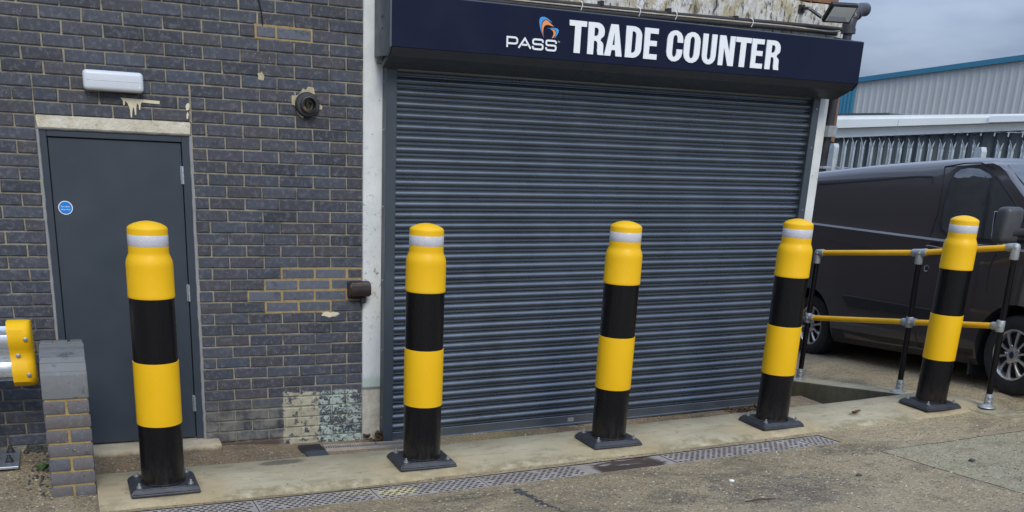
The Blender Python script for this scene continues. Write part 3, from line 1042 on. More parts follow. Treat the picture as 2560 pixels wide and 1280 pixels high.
# lintel, doorstep
mb = MB()
mb.box(DX0 + 0.002, DX1 - 0.002, 0.004, 0.28, 2.026, 2.102, 0.006)
mb.build('lintel', M['lintel'], bld, 40)
mb = MB()
mb.box(-1.99, -1.015, -0.135, 0.12, -0.06, 0.036, 0.014, 2)
n = N('worn_doorstep')
x, y, z = n.xyz()
c = n.ramp(n.noise(8, 6, 0.7), [(0.3, (0.33, 0.27, 0.17)), (0.7, (0.50, 0.43, 0.31))])
c = n.mix(n.mul(n.step(n.math('ADD', z, n.math('MULTIPLY', n.noise(16, 5, .7), .05)), 0.015, 0.05, 1, 0), 0.8), c, (0.09, 0.075, 0.045))
n.bump(n.noise(40, 5, .7), .5, .008)
M['step'] = n.out(c, 0.85)
mb.build('doorstep', M['step'], bld, 40)
# sealant bead down both door reveals
mb = MB()
for xx, s in ((DX0 + 0.004, 1), (DX1 - 0.004, -1)):
    pts = [(xx + 0.004 * mnoise.noise((xx, i * .9, 5)), 0.018 + .004 * mnoise.noise((i * .7, xx, 1)), 0.04 + i * 0.045) for i in range(45)]
    mb.tube(pts, [0.011 + 0.004 * mnoise.noise((i * 1.3, xx, 2)) for i in range(45)], 6)
mb.tube([(DX0 + i * 0.055, 0.018, 2.026 + .004 * mnoise.noise((i * .8, 1, 1))) for i in range(17)], 0.010, 6)
mb.build('sealant', M['render'], bld, 60)
# door
mb = MB()
fx0, fx1, ft = DX0 + 0.008, DX1 - 0.008, 2.022
mb.box(fx0, fx0 + 0.044, 0.02, 0.10, 0.036, ft, 0.003)
mb.box(fx1 - 0.052, fx1, 0.02, 0.10, 0.036, ft, 0.003)
mb.box(fx0 + 0.044, fx1 - 0.052, 0.02, 0.10, ft - 0.042, ft, 0.003)
mb2 = MB()
mb2.box(fx0 + 0.048, fx1 - 0.056, 0.034, 0.085, 0.046, ft - 0.047, 0.002)
door = mb2.build('door', M['slate'], bld)
mb.build('door_frame', M['slate'], door)
mb = MB()
mb.box(fx0 + 0.044, fx1 - 0.052, 0.087, 0.095, 0.036, ft - 0.042)
mb.build('door_rebate', M['dark_hole'], door)
for zc in (1.782, 1.037, 0.287):
    mb = MB()
    for q in range(3):
        mb.lathe([(0.0085, q * .036), (0.0085, q * .036 + .034)], 10, Matrix.Translation((fx1 - 0.054, 0.022, zc - 0.054)))
    mb.box(fx1 - 0.066, fx1 - 0.042, 0.0315, 0.0335, zc - 0.054, zc + 0.054)
    mb.build('hinge', M['galv_bright'], door, 40)
# pillars, beam, brown brick end, side wall and roof
mb = MB()
mb.box(0.0, 0.20, -0.003, 0.25, -0.3, 3.0, 0.006)
mb.build('pillar', M['pillar'], bld)
mb = MB()
mb.box(3.857, 4.035, 0.0, 0.25, -0.35, 2.62, 0.006)
mb.build('pillar', M['pillar'], bld, None, T)
mb = MB()
xs_ = lines((0.06, 4.06, 80))
for i in range(80):
    pass
gv, gf = [], []
zs_ = lines((2.80, 3.215, 12))
for X in xs_:
    for Z in zs_:
        gv.append((X, 0.0 + 0.010 * mnoise.noise((X * 3, Z * 9, 1)) + .006 * mnoise.noise((X * 12, Z * 20, 2)), Z + (0.014 * mnoise.noise((X * 5, 2, 2)) if Z > 3.2 else 0)))
for i in range(80):
    for j in range(12):
        a = i * 13 + j
        gf.append([a, a + 13, a + 14, a + 1])
mb.add(gv, gf)
mb.box(0.06, 4.06, 0.03, 0.25, 2.62, 3.20)
mb.build('beam', M['beam'], bld, 60, T)
mb = MB()
mb.box(0.0, 4.0, 0.02, 0.28, 3.205, 3.62)
mb.build('upper_wall', M['brown_brick'], bld, None, T)
mb = MB()
for (a, b) in [(3.72, 3.94), (3.49, 3.71), (3.60, 3.72)]:
    mb.box(a, b - 0.008, 0.008, 0.05, 3.222 if a != 3.60 else 3.30, 3.29 if a != 3.60 else 3.36, 0.004)
mb.build('brown_brick_edge', M['brown_brick'], bld, None, T)
mb = MB()
mb.box(-6.0, 4.05, 0.30, 12.0, -0.4, 3.05)
mb.build('rear_block', M['rear'], bld)  # unseen block, kept low so the upper van side reflects sky
# brown strip beyond the drainpipe
mb = MB()
mb.prism([(4.135, 2.19), (4.20, 2.17), (4.185, 2.75), (4.135, 2.75)], lambda u, v, t: (u, t, v), 0.05, 0.30)
mb.build('corner_board', M['brown_brick'], bld, None, T)

# ------------------------------------------------------------------ roller shutter
sh = thing('roller_shutter', 'closed slate grey roller shutter filling the opening under the navy sign', 'shutter')
P_, Z0 = 0.07236, 2.4601
SX0, SX1 = 0.196, 3.800
def slat_profile():
    return [(0.0000, 0.010), (-0.0025, 0.004), (-0.0045, -0.0015), (-0.0075, -0.0075), (-0.0120, -0.0140), (-0.0175, -0.0190), (-0.0235, -0.0220), (-0.0290, -0.0226), (-0.0345, -0.0205),
            (-0.0400, -0.0165), (-0.0450, -0.0110), (-0.0490, -0.0050), (-0.0505, 0.0010), (-0.0530, 0.0015), (-0.0545, -0.0060), (-0.0560, -0.0095), (-0.0585, -0.0098), (-0.0600, -0.0050), (-0.0612, -0.0050),
            (-0.0622, -0.0090), (-0.0640, -0.0095), (-0.0655, -0.0060), (-0.0665, 0.0030), (-0.0680, 0.010), (-0.07236, 0.010)]
sp_ = slat_profile()
mb = MB()
vs = []
nx = 2
for X in (SX0, SX1):
    vs += [(X, y, z) for z, y in sp_]
k = len(sp_)
mb.add(vs, [[i, k + i, k + i + 1, i + 1] for i in range(k - 1)])
slat = mb.mesh('slat', M['shutter'], 24, lambda p: (p[0], p[1] + SHY * p[0], p[2] + SHZ * p[0]))
for i in range(-1, 34):
    o = link('slat', slat, sh, (0, -0.052 + (rnd.random() - .5) * .002, Z0 - P_ * i))
    o.rotation_euler = (0, (rnd.random() - .5) * .0006, 0)
mb = MB()
mb.box(SX0, SX1, -0.066, -0.045, -0.078, Z0 - P_ * 34, 0.003)
mb.box(SX0, SX1, -0.080, -0.045, -0.079, -0.062, 0.003)
mb.build('bottom_rail', M['shutter'], sh, None, T)
mb = MB()
mb.box(1.70, 1.755, -0.0685, -0.066, -0.052, -0.02)
mb.build('maker_plate', M['galv'], sh, None, T)
for x0, x1, s in ((0.131, 0.205, -1), (3.786, 3.856, 1)):
    mb = MB()
    mb.box(x0, x1, -0.10, 0.0, -0.10, 2.60, 0.003)
    g = mb.build('guide_rail', M['guide'], sh, None, T)
    mb = MB()
    for zz in (0.12, 0.62, 1.12, 1.62, 2.12, 2.42):
        if s < 0:
            mb.lathe([(0.006, 0), (0.006, 0.004)], 8, axis_mat((x0, -0.05, zz), (-1, 0, 0)))
        else:
            mb.lathe([(0.006, 0), (0.006, 0.004)], 8, axis_mat(((x0 + x1) / 2, -0.10, zz), (0, -1, 0)))
    mb.build('rivet', M['steel'], g, 40, T)
mb = MB()
mb.box(0.205, 3.786, -0.03, 0.0, -0.1, 2.6)
mb.build('curtain_backing', M['dark_hole'], sh, None, T)

# ------------------------------------------------------------------ shop sign box
sg = thing('shop_sign', 'long navy sign box lettered TRADE COUNTER above the roller shutter', 'sign')
SGX0, SGX1, SGZ0, SGZ1, SGY = 0.085, 3.985, 2.616, 2.922, -0.35
mb = MB()
mb.box(SGX0, SGX1, SGY, SGY + 0.03, SGZ0, SGZ1, 0.002)
mb.build('front_panel', M['navy'], sg, None, T)
mb = MB()
mb.prism([(SGY + 0.001, SGZ0 - .001), (SGY + 0.05, 2.565), (-0.13, 2.50), (-0.13, 2.53), (SGY + .05, 2.60), (SGY + .03, SGZ0 - .001)], lambda u, v, t: (t, u, v), SGX0 + .004, SGX1 - .004)
mb.box(SGX0 + .004, SGX1 - .004, -0.13, -0.002, 2.53, 2.545)
mb.build('soffit', M['soffit'], sg, None, T)
mb = MB()
mb.prism([(SGY + 0.0005, SGZ0 - .0015), (SGY + 0.0495, 2.5645), (-.13, 2.4995), (-.13, 2.503), (SGY + .0495, 2.568)], lambda u, v, t: (t, u, v), 1.480, 1.483)
mb.build('soffit_joint', M['dark_hole'], sg, None, T)
mb = MB()
side = [(-0.002, 2.57), (SGY + 0.05, 2.565), (SGY + .0015, SGZ0), (SGY + .0015, SGZ1 + .001), (-0.002, SGZ1 + .06)]
mb.prism(side, lambda u, v, t: (t, u, v), SGX0 - .012, SGX0 - .0005)
mb.build('end_cap', M['boxgrey'], sg, None, T)
mb = MB()
mb.prism(side, lambda u, v, t: (t, u, v), SGX1 + .0005, SGX1 + .012)
mb.build('end_cap', M['navy'], sg, None, T)
mb = MB()
mb.box(SGX0, SGX1, SGY + 0.004, -0.03, SGZ1 - 0.004, SGZ1 + 0.006, 0.002)
mb.build('top_flashing', M['boxgrey'], sg, None, T)
mb = MB()
for yy, zz in ((-0.18, 2.80), (-0.18, 2.73)):
    mb.lathe([(0.006, 0), (0.006, 0.004)], 8, axis_mat((SGX0 - .012, yy, zz), (-1, 0, 0)))
mb.build('screw', M['black_plastic'], sg, 40, T)


def arc(cx, cy, rx, ry, a0, a1, n=7):
    return [(cx + rx * math.cos(R(a0 + (a1 - a0) * i / n)), cy + ry * math.sin(R(a0 + (a1 - a0) * i / n))) for i in range(n + 1)]


G = {
    'T': [[(0, 1), (1, 1), (1, .83), (.68, .83), (.68, 0), (.32, 0), (.32, .83), (0, .83)]],
    'E': [[(0, 0), (0, 1), (1, 1), (1, .83), (.40, .83), (.40, .60), (.93, .60), (.93, .43), (.40, .43), (.40, .17), (1, .17), (1, 0)]],
    'N': [[(0, 0), (0, 1), (.38, 1), (.69, .42), (.69, 1), (1, 1), (1, 0), (.64, 0), (.31, .60), (.31, 0)]],
    'U': [[(0, 1), (.36, 1)] + arc(.5, .27, .14, .12, 180, 360) + [(.64, 1), (1, 1)] + arc(.5, .27, .5, .28, 360, 180)[0:]],
    'A': [[(0, 0), (.30, 1), (.70, 1), (1, 0), (.65, 0), (.60, .19), (.40, .19), (.35, 0)], [(.43, .35), (.57, .35), (.5, .74)]],
    'D': [[(0, 0), (0, 1), (.45, 1)] + arc(.45, .70, .53, .30, 90, 0) + arc(.45, .30, .53, .30, 0, -90), [(.37, .16), (.37, .84)] + arc(.45, .72, .17, .12, 90, 0, 5) + arc(.45, .28, .17, .12, 0, -90, 5)],
    'O': [arc(.5, .70, .5, .31, 0, 180) + arc(.5, .30, .5, .31, 180, 360), arc(.5, .72, .14, .14, 0, 180) + arc(.5, .28, .14, .14, 180, 360)],
    'C': [arc(.5, .70, .5, .31, 0, 180) + arc(.5, .30, .5, .31, 180, 360) + [(1, .40), (.64, .40), (.64, .28)] + arc(.5, .28, .14, .14, 360, 180) + arc(.5, .72, .14, .14, 180, 0) + [(.64, .62), (1, .62)]],
    'R': [[(0, 0), (0, 1), (.50, 1)] + arc(.52, .74, .46, .26, 85, 0) + arc(.60, .68, .38, .18, 0, -60, 4) + arc(.66, .30, .29, .15, 70, 0, 4) + [(.96, .12), (1.0, 0), (.64, 0), (.60, .10), (.59, .32)] + [(.56, .40), (.48, .43), (.37, .43), (.37, 0)],
          [(.37, .58), (.37, .84), (.50, .84), (.59, .81), (.62, .72), (.60, .62), (.50, .58)]],
}


def outline_mesh(name, loops, depth, mat, fn):
    cu = bpy.data.curves.new(name, 'CURVE')
    cu.dimensions = '2D'
    cu.fill_mode = 'BOTH'
    cu.extrude = depth / 2
    for L in loops:
        s = cu.splines.new('POLY')
        s.points.add(len(L) - 1)
        for p, (a, b) in zip(s.points, L):
            p.co = (a, b, 0, 1)
        s.use_cyclic_u = True
    o = bpy.data.objects.new(name, cu)
    me = bpy.data.meshes.new_from_object(o)
    bpy.data.objects.remove(o)
    bpy.data.curves.remove(cu)
    for v in me.vertices:
        v.co = Vector(fn(v.co))
    me.materials.clear()
    me.materials.append(mat)
    me.name = name
    return me


ZB, ZT = 2.667, 2.869
lets = [('T', 1.340, 1.474), ('R', 1.488, 1.620), ('A', 1.624, 1.768), ('D', 1.792, 1.926), ('E', 1.945, 2.058), ('C', 2.137, 2.273), ('O', 2.284, 2.425),
        ('U', 2.447, 2.570), ('N', 2.595, 2.735), ('T', 2.742, 2.884), ('E', 2.893, 3.006), ('R', 3.030, 3.166)]
for ch, a, b in lets:
    me = outline_mesh('letter', [[(a + u * (b - a), ZB + v * (ZT - ZB)) for u, v in L] for L in G[ch]], 0.008, M['letter'], lambda c: T((c[0], SGY - 0.0045 - c[2], c[1])))
    link('letter', me, sg)


def stroke(pts, wd):
    pts = [Vector(p) for p in pts]
    Lf, Rt = [], []
    for i, p in enumerate(pts):
        d0 = (p - pts[i - 1]).normalized() if i else None
        d1 = (pts[i + 1] - p).normalized() if i < len(pts) - 1 else None
        if d0 is None:
            nn, k = Vector((-d1.y, d1.x)), 1
        elif d1 is None:
            nn, k = Vector((-d0.y, d0.x)), 1
        else:
            t = (d0 + d1).normalized()
            nn = Vector((-t.y, t.x))
            k = 1 / max(0.5, nn.dot(Vector((-d1.y, d1.x))))
        Lf.append(tuple(p + nn * wd / 2 * k))
        Rt.append(tuple(p - nn * wd / 2 * k))
    return Lf + Rt[::-1]


PS = [[[(0.882, 2.668), (0.882, 2.7295), (0.940, 2.7295), (0.950, 2.7255), (0.955, 2.718), (0.955, 2.703), (0.950, 2.696), (0.940, 2.6925), (0.8878, 2.6925)]],
      [[(0.966, 2.669), (1.011, 2.7285), (1.056, 2.669)], [(0.9925, 2.690), (1.0295, 2.690)]],
      [[(1.146, 2.713), (1.146, 2.720), (1.142, 2.7265), (1.134, 2.7295), (1.084, 2.7295), (1.076, 2.7265), (1.072, 2.720), (1.072, 2.709), (1.076, 2.703), (1.084, 2.7005), (1.134, 2.7005), (1.142, 2.698), (1.146, 2.691), (1.146, 2.680), (1.142, 2.673), (1.134, 2.670), (1.084, 2.670), (1.076, 2.673), (1.072, 2.680), (1.072, 2.687)]]]
PS.append([[(x + 0.0995, z) for x, z in PS[2][0]]])
for gl in PS:
    me = outline_mesh('small_letter', [stroke(s_, 0.0115) for s_ in gl], 0.005, M['letter'], lambda c: T((c[0], SGY - 0.003 - c[2], c[1])))
    link('small_letter', me, sg)
LG = {
    'blue': [[(1.151, 2.741), (1.138, 2.764), (1.124, 2.79), (1.116, 2.816), (1.111, 2.84), (1.113, 2.856), (1.119, 2.865), (1.132, 2.871), (1.147, 2.871), (1.164, 2.867), (1.182, 2.859), (1.198, 2.849), (1.21, 2.841), (1.195, 2.845), (1.178, 2.852), (1.161, 2.8565), (1.147, 2.854), (1.137, 2.846), (1.1305, 2.833), (1.1285, 2.812), (1.1305, 2.791), (1.1385, 2.767)],
             [(1.167, 2.802), (1.191, 2.806), (1.214, 2.81), (1.237, 2.81), (1.253, 2.807), (1.262, 2.797), (1.259, 2.783), (1.25, 2.767), (1.24, 2.753), (1.23, 2.746), (1.239, 2.761), (1.245, 2.778), (1.242, 2.791), (1.231, 2.8), (1.214, 2.8045), (1.191, 2.8042)]],
    'orange': [[(1.153, 2.741), (1.141, 2.767), (1.134, 2.791), (1.131, 2.812), (1.135, 2.831), (1.141, 2.842), (1.15, 2.85), (1.161, 2.853), (1.177, 2.848), (1.194, 2.837), (1.208, 2.827), (1.222, 2.818), (1.203, 2.82), (1.185, 2.824), (1.168, 2.824), (1.154, 2.819), (1.146, 2.808), (1.143, 2.791), (1.144, 2.767)],
               [(1.195, 2.801), (1.213, 2.802), (1.228, 2.797), (1.237, 2.788), (1.24, 2.776), (1.234, 2.762), (1.223, 2.75), (1.21, 2.744), (1.218, 2.757), (1.222, 2.771), (1.22, 2.783), (1.214, 2.793), (1.203, 2.797)]]}
for kx_, dd in (('blue', 0.004), ('orange', 0.0055)):
    for L in LG[kx_]:
        link('logo_swoosh', outline_mesh('logo_swoosh', [L], 0.003, M['logo_' + kx_], lambda c: T((c[0], SGY - dd + .002 - c[2], c[1]))), sg)


def text_mesh(body, size, mat, fn, depth=0.0005):
    cu = bpy.data.curves.new('text', 'FONT')
    cu.body = body
    cu.size = size
    cu.extrude = depth
    cu.align_x = 'CENTER'
    o = bpy.data.objects.new('text', cu)
    me = bpy.data.meshes.new_from_object(o)
    bpy.data.objects.remove(o)
    bpy.data.curves.remove(cu)
    for v in me.vertices:
        v.co = Vector(fn(v.co))
    me.materials.clear()
    me.materials.append(mat)
    return me


link('trade_mark', text_mesh('TM', 0.013, M['letter'], lambda c: T((1.268 + c[0], SGY - 0.001 - c[2], 2.723 + c[1]))), sg)

# ------------------------------------------------------------------ wall fittings
pq = thing('fire_door_sign', 'round blue and white sign stuck on the grey steel door', 'sign', (-1.862, 0.033, 1.566))
mb = MB()
mb.lathe([(0.041, 0), (0.041, 0.0012)], 40, axis_mat((0, 0, 0), (0, -1, 0)))
mb.build('rim', M['letter'], pq)
mb = MB()
mb.lathe([(0.0365, 0.0012), (0.0365, 0.0018)], 40, axis_mat((0, 0, 0), (0, -1, 0)))
mb.build('disc', M['plaque'], pq)
link('lettering', text_mesh('Fire door', 0.0135, M['letter'], lambda c: (c[0], -0.0024 - c[2], c[1] + 0.003)), pq)
link('lettering', text_mesh('keep shut', 0.0135, M['letter'], lambda c: (c[0], -0.0024 - c[2], c[1] - 0.0135)), pq)

el = thing('emergency_light', 'white oblong emergency light with a green dot above the grey door', 'light', (-1.54, 0, 2.31))
mb = MB()
mb.box(-0.166, 0.166, -0.022, 0.0, -0.054, 0.054, 0.012, 3)
mb.build('back_box', M['white_plastic'], el, 40)
mb = MB()
mb.box(-0.168, 0.168, -0.075, -0.022, -0.057, 0.057, 0.024, 5)
mb.build('diffuser', M['white_plastic'], el, 50)
mb = MB()
mb.lathe([(0.0032, 0), (0.002, 0.002)], 10, axis_mat((0.142, -0.0745, -0.026), (0, -1, 0)))
mb.build('indicator', M['led'], el)
mb = MB()
mb.box(-0.15, 0.15, -0.0765, -0.0750, 0.0, 0.0015)
mb.build('seam', M['white_plastic'], el)

fp = thing('flue_pipe', 'dark round plastic flue end poking out of the brick wall', 'pipe', (-0.376, 0, 2.248))
mb = MB()
mb.lathe([(0.078, 0.0), (0.078, 0.03), (0.070, 0.042), (0.052, 0.044), (0.050, 0.075), (0.044, 0.078), (0.042, 0.07), (0.040, -0.02)], 36, axis_mat((0, 0, 0), (0, -1, 0)), cap=False)
mb.build('outer_collar', M['flue'], fp, 40)
mb = MB()
mb.lathe([(0.0405, 0.0), (0.0, 0.001)], 24, axis_mat((0, 0, 0), (0, -1, 0)))
mb.build('inside', M['dark_hole'], fp)
mb = MB()
mb.lathe([(0.018, 0.002), (0.018, 0.045), (0.015, 0.046), (0.014, 0.002)], 20, axis_mat((0.006, 0, 0.003), (0, -1, 0)), cap=False)
mb.build('inner_tube', M['flue'], fp, 40)

sb = thing('socket_box', 'weathered dark brown socket box with rounded lid beside the white pillar', 'socket', (-0.035, 0, 1.06))
mb = MB()
mb.box(-0.077, 0.07, -0.03, 0.0, -0.055, 0.052, 0.006, 2)
mb.build('back_box', M['brown_box'], sb, 40)
mb = MB()
mb.prism([(-0.03, -0.05), (-0.085, -0.046), (-0.098, -0.03), (-0.10, 0.018), (-0.088, 0.046), (-0.06, 0.058), (-0.03, 0.056)], lambda u, v, t: (t, u, v), -0.075, 0.072)
bmesh.ops.bevel(mb.bm, geom=list(mb.bm.edges), offset=0.008, segments=2, affect='EDGES')
mb.build('lid', M['brown_box'], sb, 40)
mb = MB()
mb.box(0.008, 0.045, -0.06, -0.02, -0.098, -0.052, 0.005)
mb.build('clasp', M['black_plastic'], sb)
mb = MB()
mb.box(-0.05, -0.01, -0.05, -0.015, -0.07, -0.052, 0.004)
mb.build('cable_gland', M['black_plastic'], sb)

mb = MB()
mb.tube([(-0.62, -0.02, 3.45), (-0.655, -0.03, 3.20), (-0.685, -0.028, 3.00), (-0.672, -0.02, 2.86), (-0.652, -0.012, 2.77), (-0.645, 0.0, 2.70)], 0.0042, 8)
tag(mb.build('loose_cable', M['cable'], smooth=60), 'thin black cable hanging down the brick wall above the yellow pointing', 'cable')

def tsm(pts):
    """Catmull-Rom resample"""
    P = [Vector(p) for p in pts]
    out = []
    for i in range(len(P) - 1):
        p0, p1, p2, p3 = P[max(i - 1, 0)], P[i], P[i + 1], P[min(i + 2, len(P) - 1)]
        for k in range(5):
            t = k / 5
            out.append(0.5 * ((2 * p1) + (p2 - p0) * t + (2 * p0 - 5 * p1 + 4 * p2 - p3) * t * t + (3 * p1 - p0 - 3 * p2 + p3) * t ** 3))
    return out + [P[-1]]

YC = -0.035
mb = MB()
mb.tube(tsm([(0.3, YC, 3.010), (0.98, YC, 3.008), (1.47, YC, 3.010), (2.0, YC, 3.012), (2.424, YC, 3.016), (3.035, YC, 3.028), (3.5, YC, 3.036), (3.82, YC, 3.040), (4.02, YC, 3.040)]), 0.016, 10)
o = mb.build('upper_conduit', M['conduit'], None, 60, T)
tag(o, 'upper grimy dark conduit clipped along the white beam above the sign', 'conduit')
for xk in (1.20, 1.75, 2.33, 2.95):
    m2 = MB()
    m2.box(xk - 0.014, xk + 0.014, -0.055, 0.0, 3.018, 3.052, 0.003)
    m2.build('saddle_clip', M['black_plastic'], o, None, T)
mb = MB()
mb.tube(tsm([(0.3, YC - .004, 2.972), (0.80, YC - .004, 2.972), (1.74, YC - .004, 2.976), (2.3, YC - .004, 2.984), (2.80, YC - .004, 2.992), (3.3, YC - .004, 3.002), (3.7, YC - .004, 3.006), (3.97, YC - .004, 3.006)]), 0.019, 10)
o = mb.build('lower_conduit', M['conduit'], None, 60, T)
tag(o, 'lower fatter dark conduit lying just above the navy sign top', 'conduit')
mb = MB()
mb.tube(tsm([(0.3, YC - .018, 2.993), (0.98, YC - .018, 2.993), (1.7, YC - .02, 2.998), (2.33, YC - .02, 3.004), (2.8, YC - .02, 3.010), (3.1, YC - .012, 3.014), (3.5, YC - .016, 3.018), (3.85, YC - .02, 3.012), (3.99, YC - .02, 3.024)]), 0.0055, 8)
o = mb.build('pale_flex', M['pale_cable'], None, 60, T)
tag(o, 'thin pale cable tied between the two dark conduits', 'cable')
for xk, dz in ((1.575, 0), (2.06, .002), (2.38, .004), (3.09, .012)):
    m2 = MB()
    m2.tube(tsm([(xk - .008, YC - .004, 3.036 + dz), (xk, YC - .032, 3.022 + dz), (xk + .004, YC - .036, 3.0 + dz), (xk - .002, YC - .026, 2.972 + dz)]), 0.0032, 6)
    m2.build('cable_tie', M['tie'], o, None, T)
mb = MB()
mb.tube(tsm([(2.765, -0.02, 3.16), (2.758, -0.03, 3.10), (2.742, -0.03, 3.075)]), 0.006, 8)
tag(mb.build('cable_stub', M['cable'], None, 60, T), 'short cut black cable end sticking out of the white beam', 'cable')

# flood light
fl = thing('floodlight', 'slim black floodlight tilted down on the beam at the right end of the sign', 'light')
tl, tr, bl, br = [Vector(T(p)) for p in ((3.664, -0.30, 3.168), (3.934, -0.30, 3.180), (3.715, -0.145, 3.058), (4.000, -0.145, 3.068))]
def fq(u, v, d):
    a = tl.lerp(tr, u)
    b2 = bl.lerp(br, u)
    nrm = (tr - tl).cross(bl - tl).normalized()
    if nrm.y > 0:
        nrm = -nrm
    return a.lerp(b2, v) + nrm * d
mb = MB()
mb.prism([(0, 0), (1, 0), (1, 1), (0, 1)], fq, -0.035, 0.0)
bmesh.ops.bevel(mb.bm, geom=list(mb.bm.edges), offset=0.006, segments=2, affect='EDGES')
mb.build('housing', M['black_plastic'], fl, 40)
mb = MB()
mb.prism([(0.085, 0.10), (0.945, 0.10), (0.93, 0.88), (0.07, 0.88)], fq, 0.0, 0.0012)
mb.build('lens', M['lens'], fl)
mb = MB()
mb.prism([(0.13, 0.62), (0.72, 0.62), (0.84, 0.86), (0.12, 0.86)], fq, 0.0012, 0.0018)
mb.build('led_panel', M['white_plastic'], fl)
mb = MB()
mb.tube([T((3.60, -0.02, 3.16)), T((3.60, -0.10, 3.155)), T((3.68, -0.17, 3.09))], 0.012, 8)
mb.box(3.57, 3.63, -0.02 + .155, -0.0 + .16, 3.17, 3.23)
mb.build('bracket', M['black_plastic'], fl)
mb = MB()
mb.lathe([(0.012, 0), (0.012, 0.012), (0.0, 0.013)], 12, axis_mat(T((3.60, -0.11, 3.155)), (0, -1, 0)))
mb.build('bracket_bolt', M['steel'], fl, 40)

# drain pipe on the building's right end
dp = thing('drainpipe', 'dark grey drainpipe with a bent top at the right corner of the building', 'pipe')
mb = MB()
mb.tube([T((3.95, 0.33, -0.2)), T((3.95, 0.33, 1.70)), T((3.99, 0.22, 1.86)), T((4.085, 0.03, 1.98)), T((4.085, 0.0, 2.56)), T((4.108, -0.02, 2.98)), T((4.112, -0.02, 3.04))], 0.036, 16)
mb.build('downpipe', M['drainpipe'], dp, 60)
mb = MB()
mb.tube(tsm([T((4.112, -0.02, 3.03)), T((4.115, -0.02, 3.10)), T((4.15, -0.015, 3.165)), T((4.22, 0.0, 3.205)), T((4.30, 0.02, 3.215))]), [0.052] * 21, 18)
mb.build('elbow', M['drainpipe'], dp, 60)
mb = MB()
mb.lathe([(0.058, -0.02), (0.058, 0.02)], 20, axis_mat(T((4.112, -0.02, 3.035)), (0, 0, 1)))
mb.lathe([(0.058, -0.012), (0.058, 0.012)], 20, axis_mat(T((4.175, -0.008, 3.176)), (0.06, 0.01, 0.035)))
mb.build('collar', M['drainpipe'], dp, 40)
mb = MB()
mb.box(4.03, 4.125, -0.05, 0.06, 2.21, 2.30, 0.004)
mb.build('pipe_bracket', M['galv'], dp, None, T)
mb = MB()
mb.box(4.03, 4.12, -0.05, 0.05, 1.955, 1.975, 0.003)
mb.build('pipe_band', M['galv'], dp, None, T)

# ------------------------------------------------------------------ bollards
def ring_bolt(mb, x, y, z):
    mb.lathe([(0.017, z), (0.017, z + .004)], 12, Matrix.Translation((x, y, 0)))
    mb.lathe([(0.0115, z + .004), (0.0115, z + .014)], 6, Matrix.Translation((x, y, 0)))
    mb.lathe([(0.0065, z + .014), (0.0065, z + .026), (0.004, z + .028)], 10, Matrix.Translation((x, y, 0)))


def make_bollard():
    root = thing('bollard', 'x', 'bollard', (0, 0, 0))
    mb = MB()
    a, b2, a2, b3 = 0.190, 0.158, 0.166, 0.136
    lo = [(-a, -b2, 0), (a, -b2, 0), (a, b2, 0), (-a, b2, 0)]
    md = [(x, y, 0.018) for x, y, z in lo]
    up = [(-a2, -b3, 0.045), (a2, -b3, 0.045), (a2, b3, 0.045), (-a2, b3, 0.045)]
    mb.add(lo + md + up, [[3, 2, 1, 0], [8, 9, 10, 11]] + [[i, (i + 1) % 4, 4 + (i + 1) % 4, 4 + i] for i in range(4)] + [[4 + i, 4 + (i + 1) % 4, 8 + (i + 1) % 4, 8 + i] for i in range(4)])
    bmesh.ops.bevel(mb.bm, geom=list(mb.bm.edges), offset=0.006, segments=2, affect='EDGES')
    for sx in (-1, 1):
        for sy in (-1, 1):
            mb.lathe([(0.021, 0.0452), (0.021, 0.0458)], 14, Matrix.Translation((sx * .118, sy * .112, 0)))
    plate = mb.build('base_plate', M['plate'], root, 35)
    for sx in (-1, 1):
        for sy in (-1, 1):
            mb = MB()
            ring_bolt(mb, sx * .140, sy * .108, 0.0455)
            mb.build('bolt', M['steel'], plate, 40)
    z = 0.045
    mb = MB()
    mb.lathe([(0.124, z), (0.124, z + .006), (0.1195, z + .010), (0.1192, z + 1.09)], 64)
    mb.build('pole', M['black_pole'], root, 40)
    mb = MB()
    mb.lathe([(0.1194, z + .352), (0.1228, z + .353), (0.1232, z + .357), (0.1232, z + .708), (0.1228, z + .712), (0.1194, z + .713)], 64)
    mb.build('yellow_band', M['yellow'], root, 40)
    mb = MB()
    mb.lathe([(0.1194, z + 1.068), (0.1228, z + 1.069), (0.1236, z + 1.074), (0.1236, z + 1.085), (0.1229, z + 1.088), (0.1229, z + 1.235), (0.1222, z + 1.255), (0.119, z + 1.270), (0.113, z + 1.286), (0.1075, z + 1.298), (0.1050, z + 1.308), (0.1046, z + 1.320), (0.1046, z + 1.432),
              (0.1040, z + 1.438), (0.1015, z + 1.444), (0.090, z + 1.453), (0.070, z + 1.463), (0.045, z + 1.4705), (0.020, z + 1.475), (0.0, z + 1.476)], 64)
    cap = mb.build('cap', M['yellow'], root, 40)
    mb = MB()
    mb.lathe([(0.1047, z + 1.347), (0.1054, z + 1.348), (0.1054, z + 1.405), (0.1047, z + 1.406)], 64)
    mb.build('reflective_band', M['tape'], cap, 40)
    return root


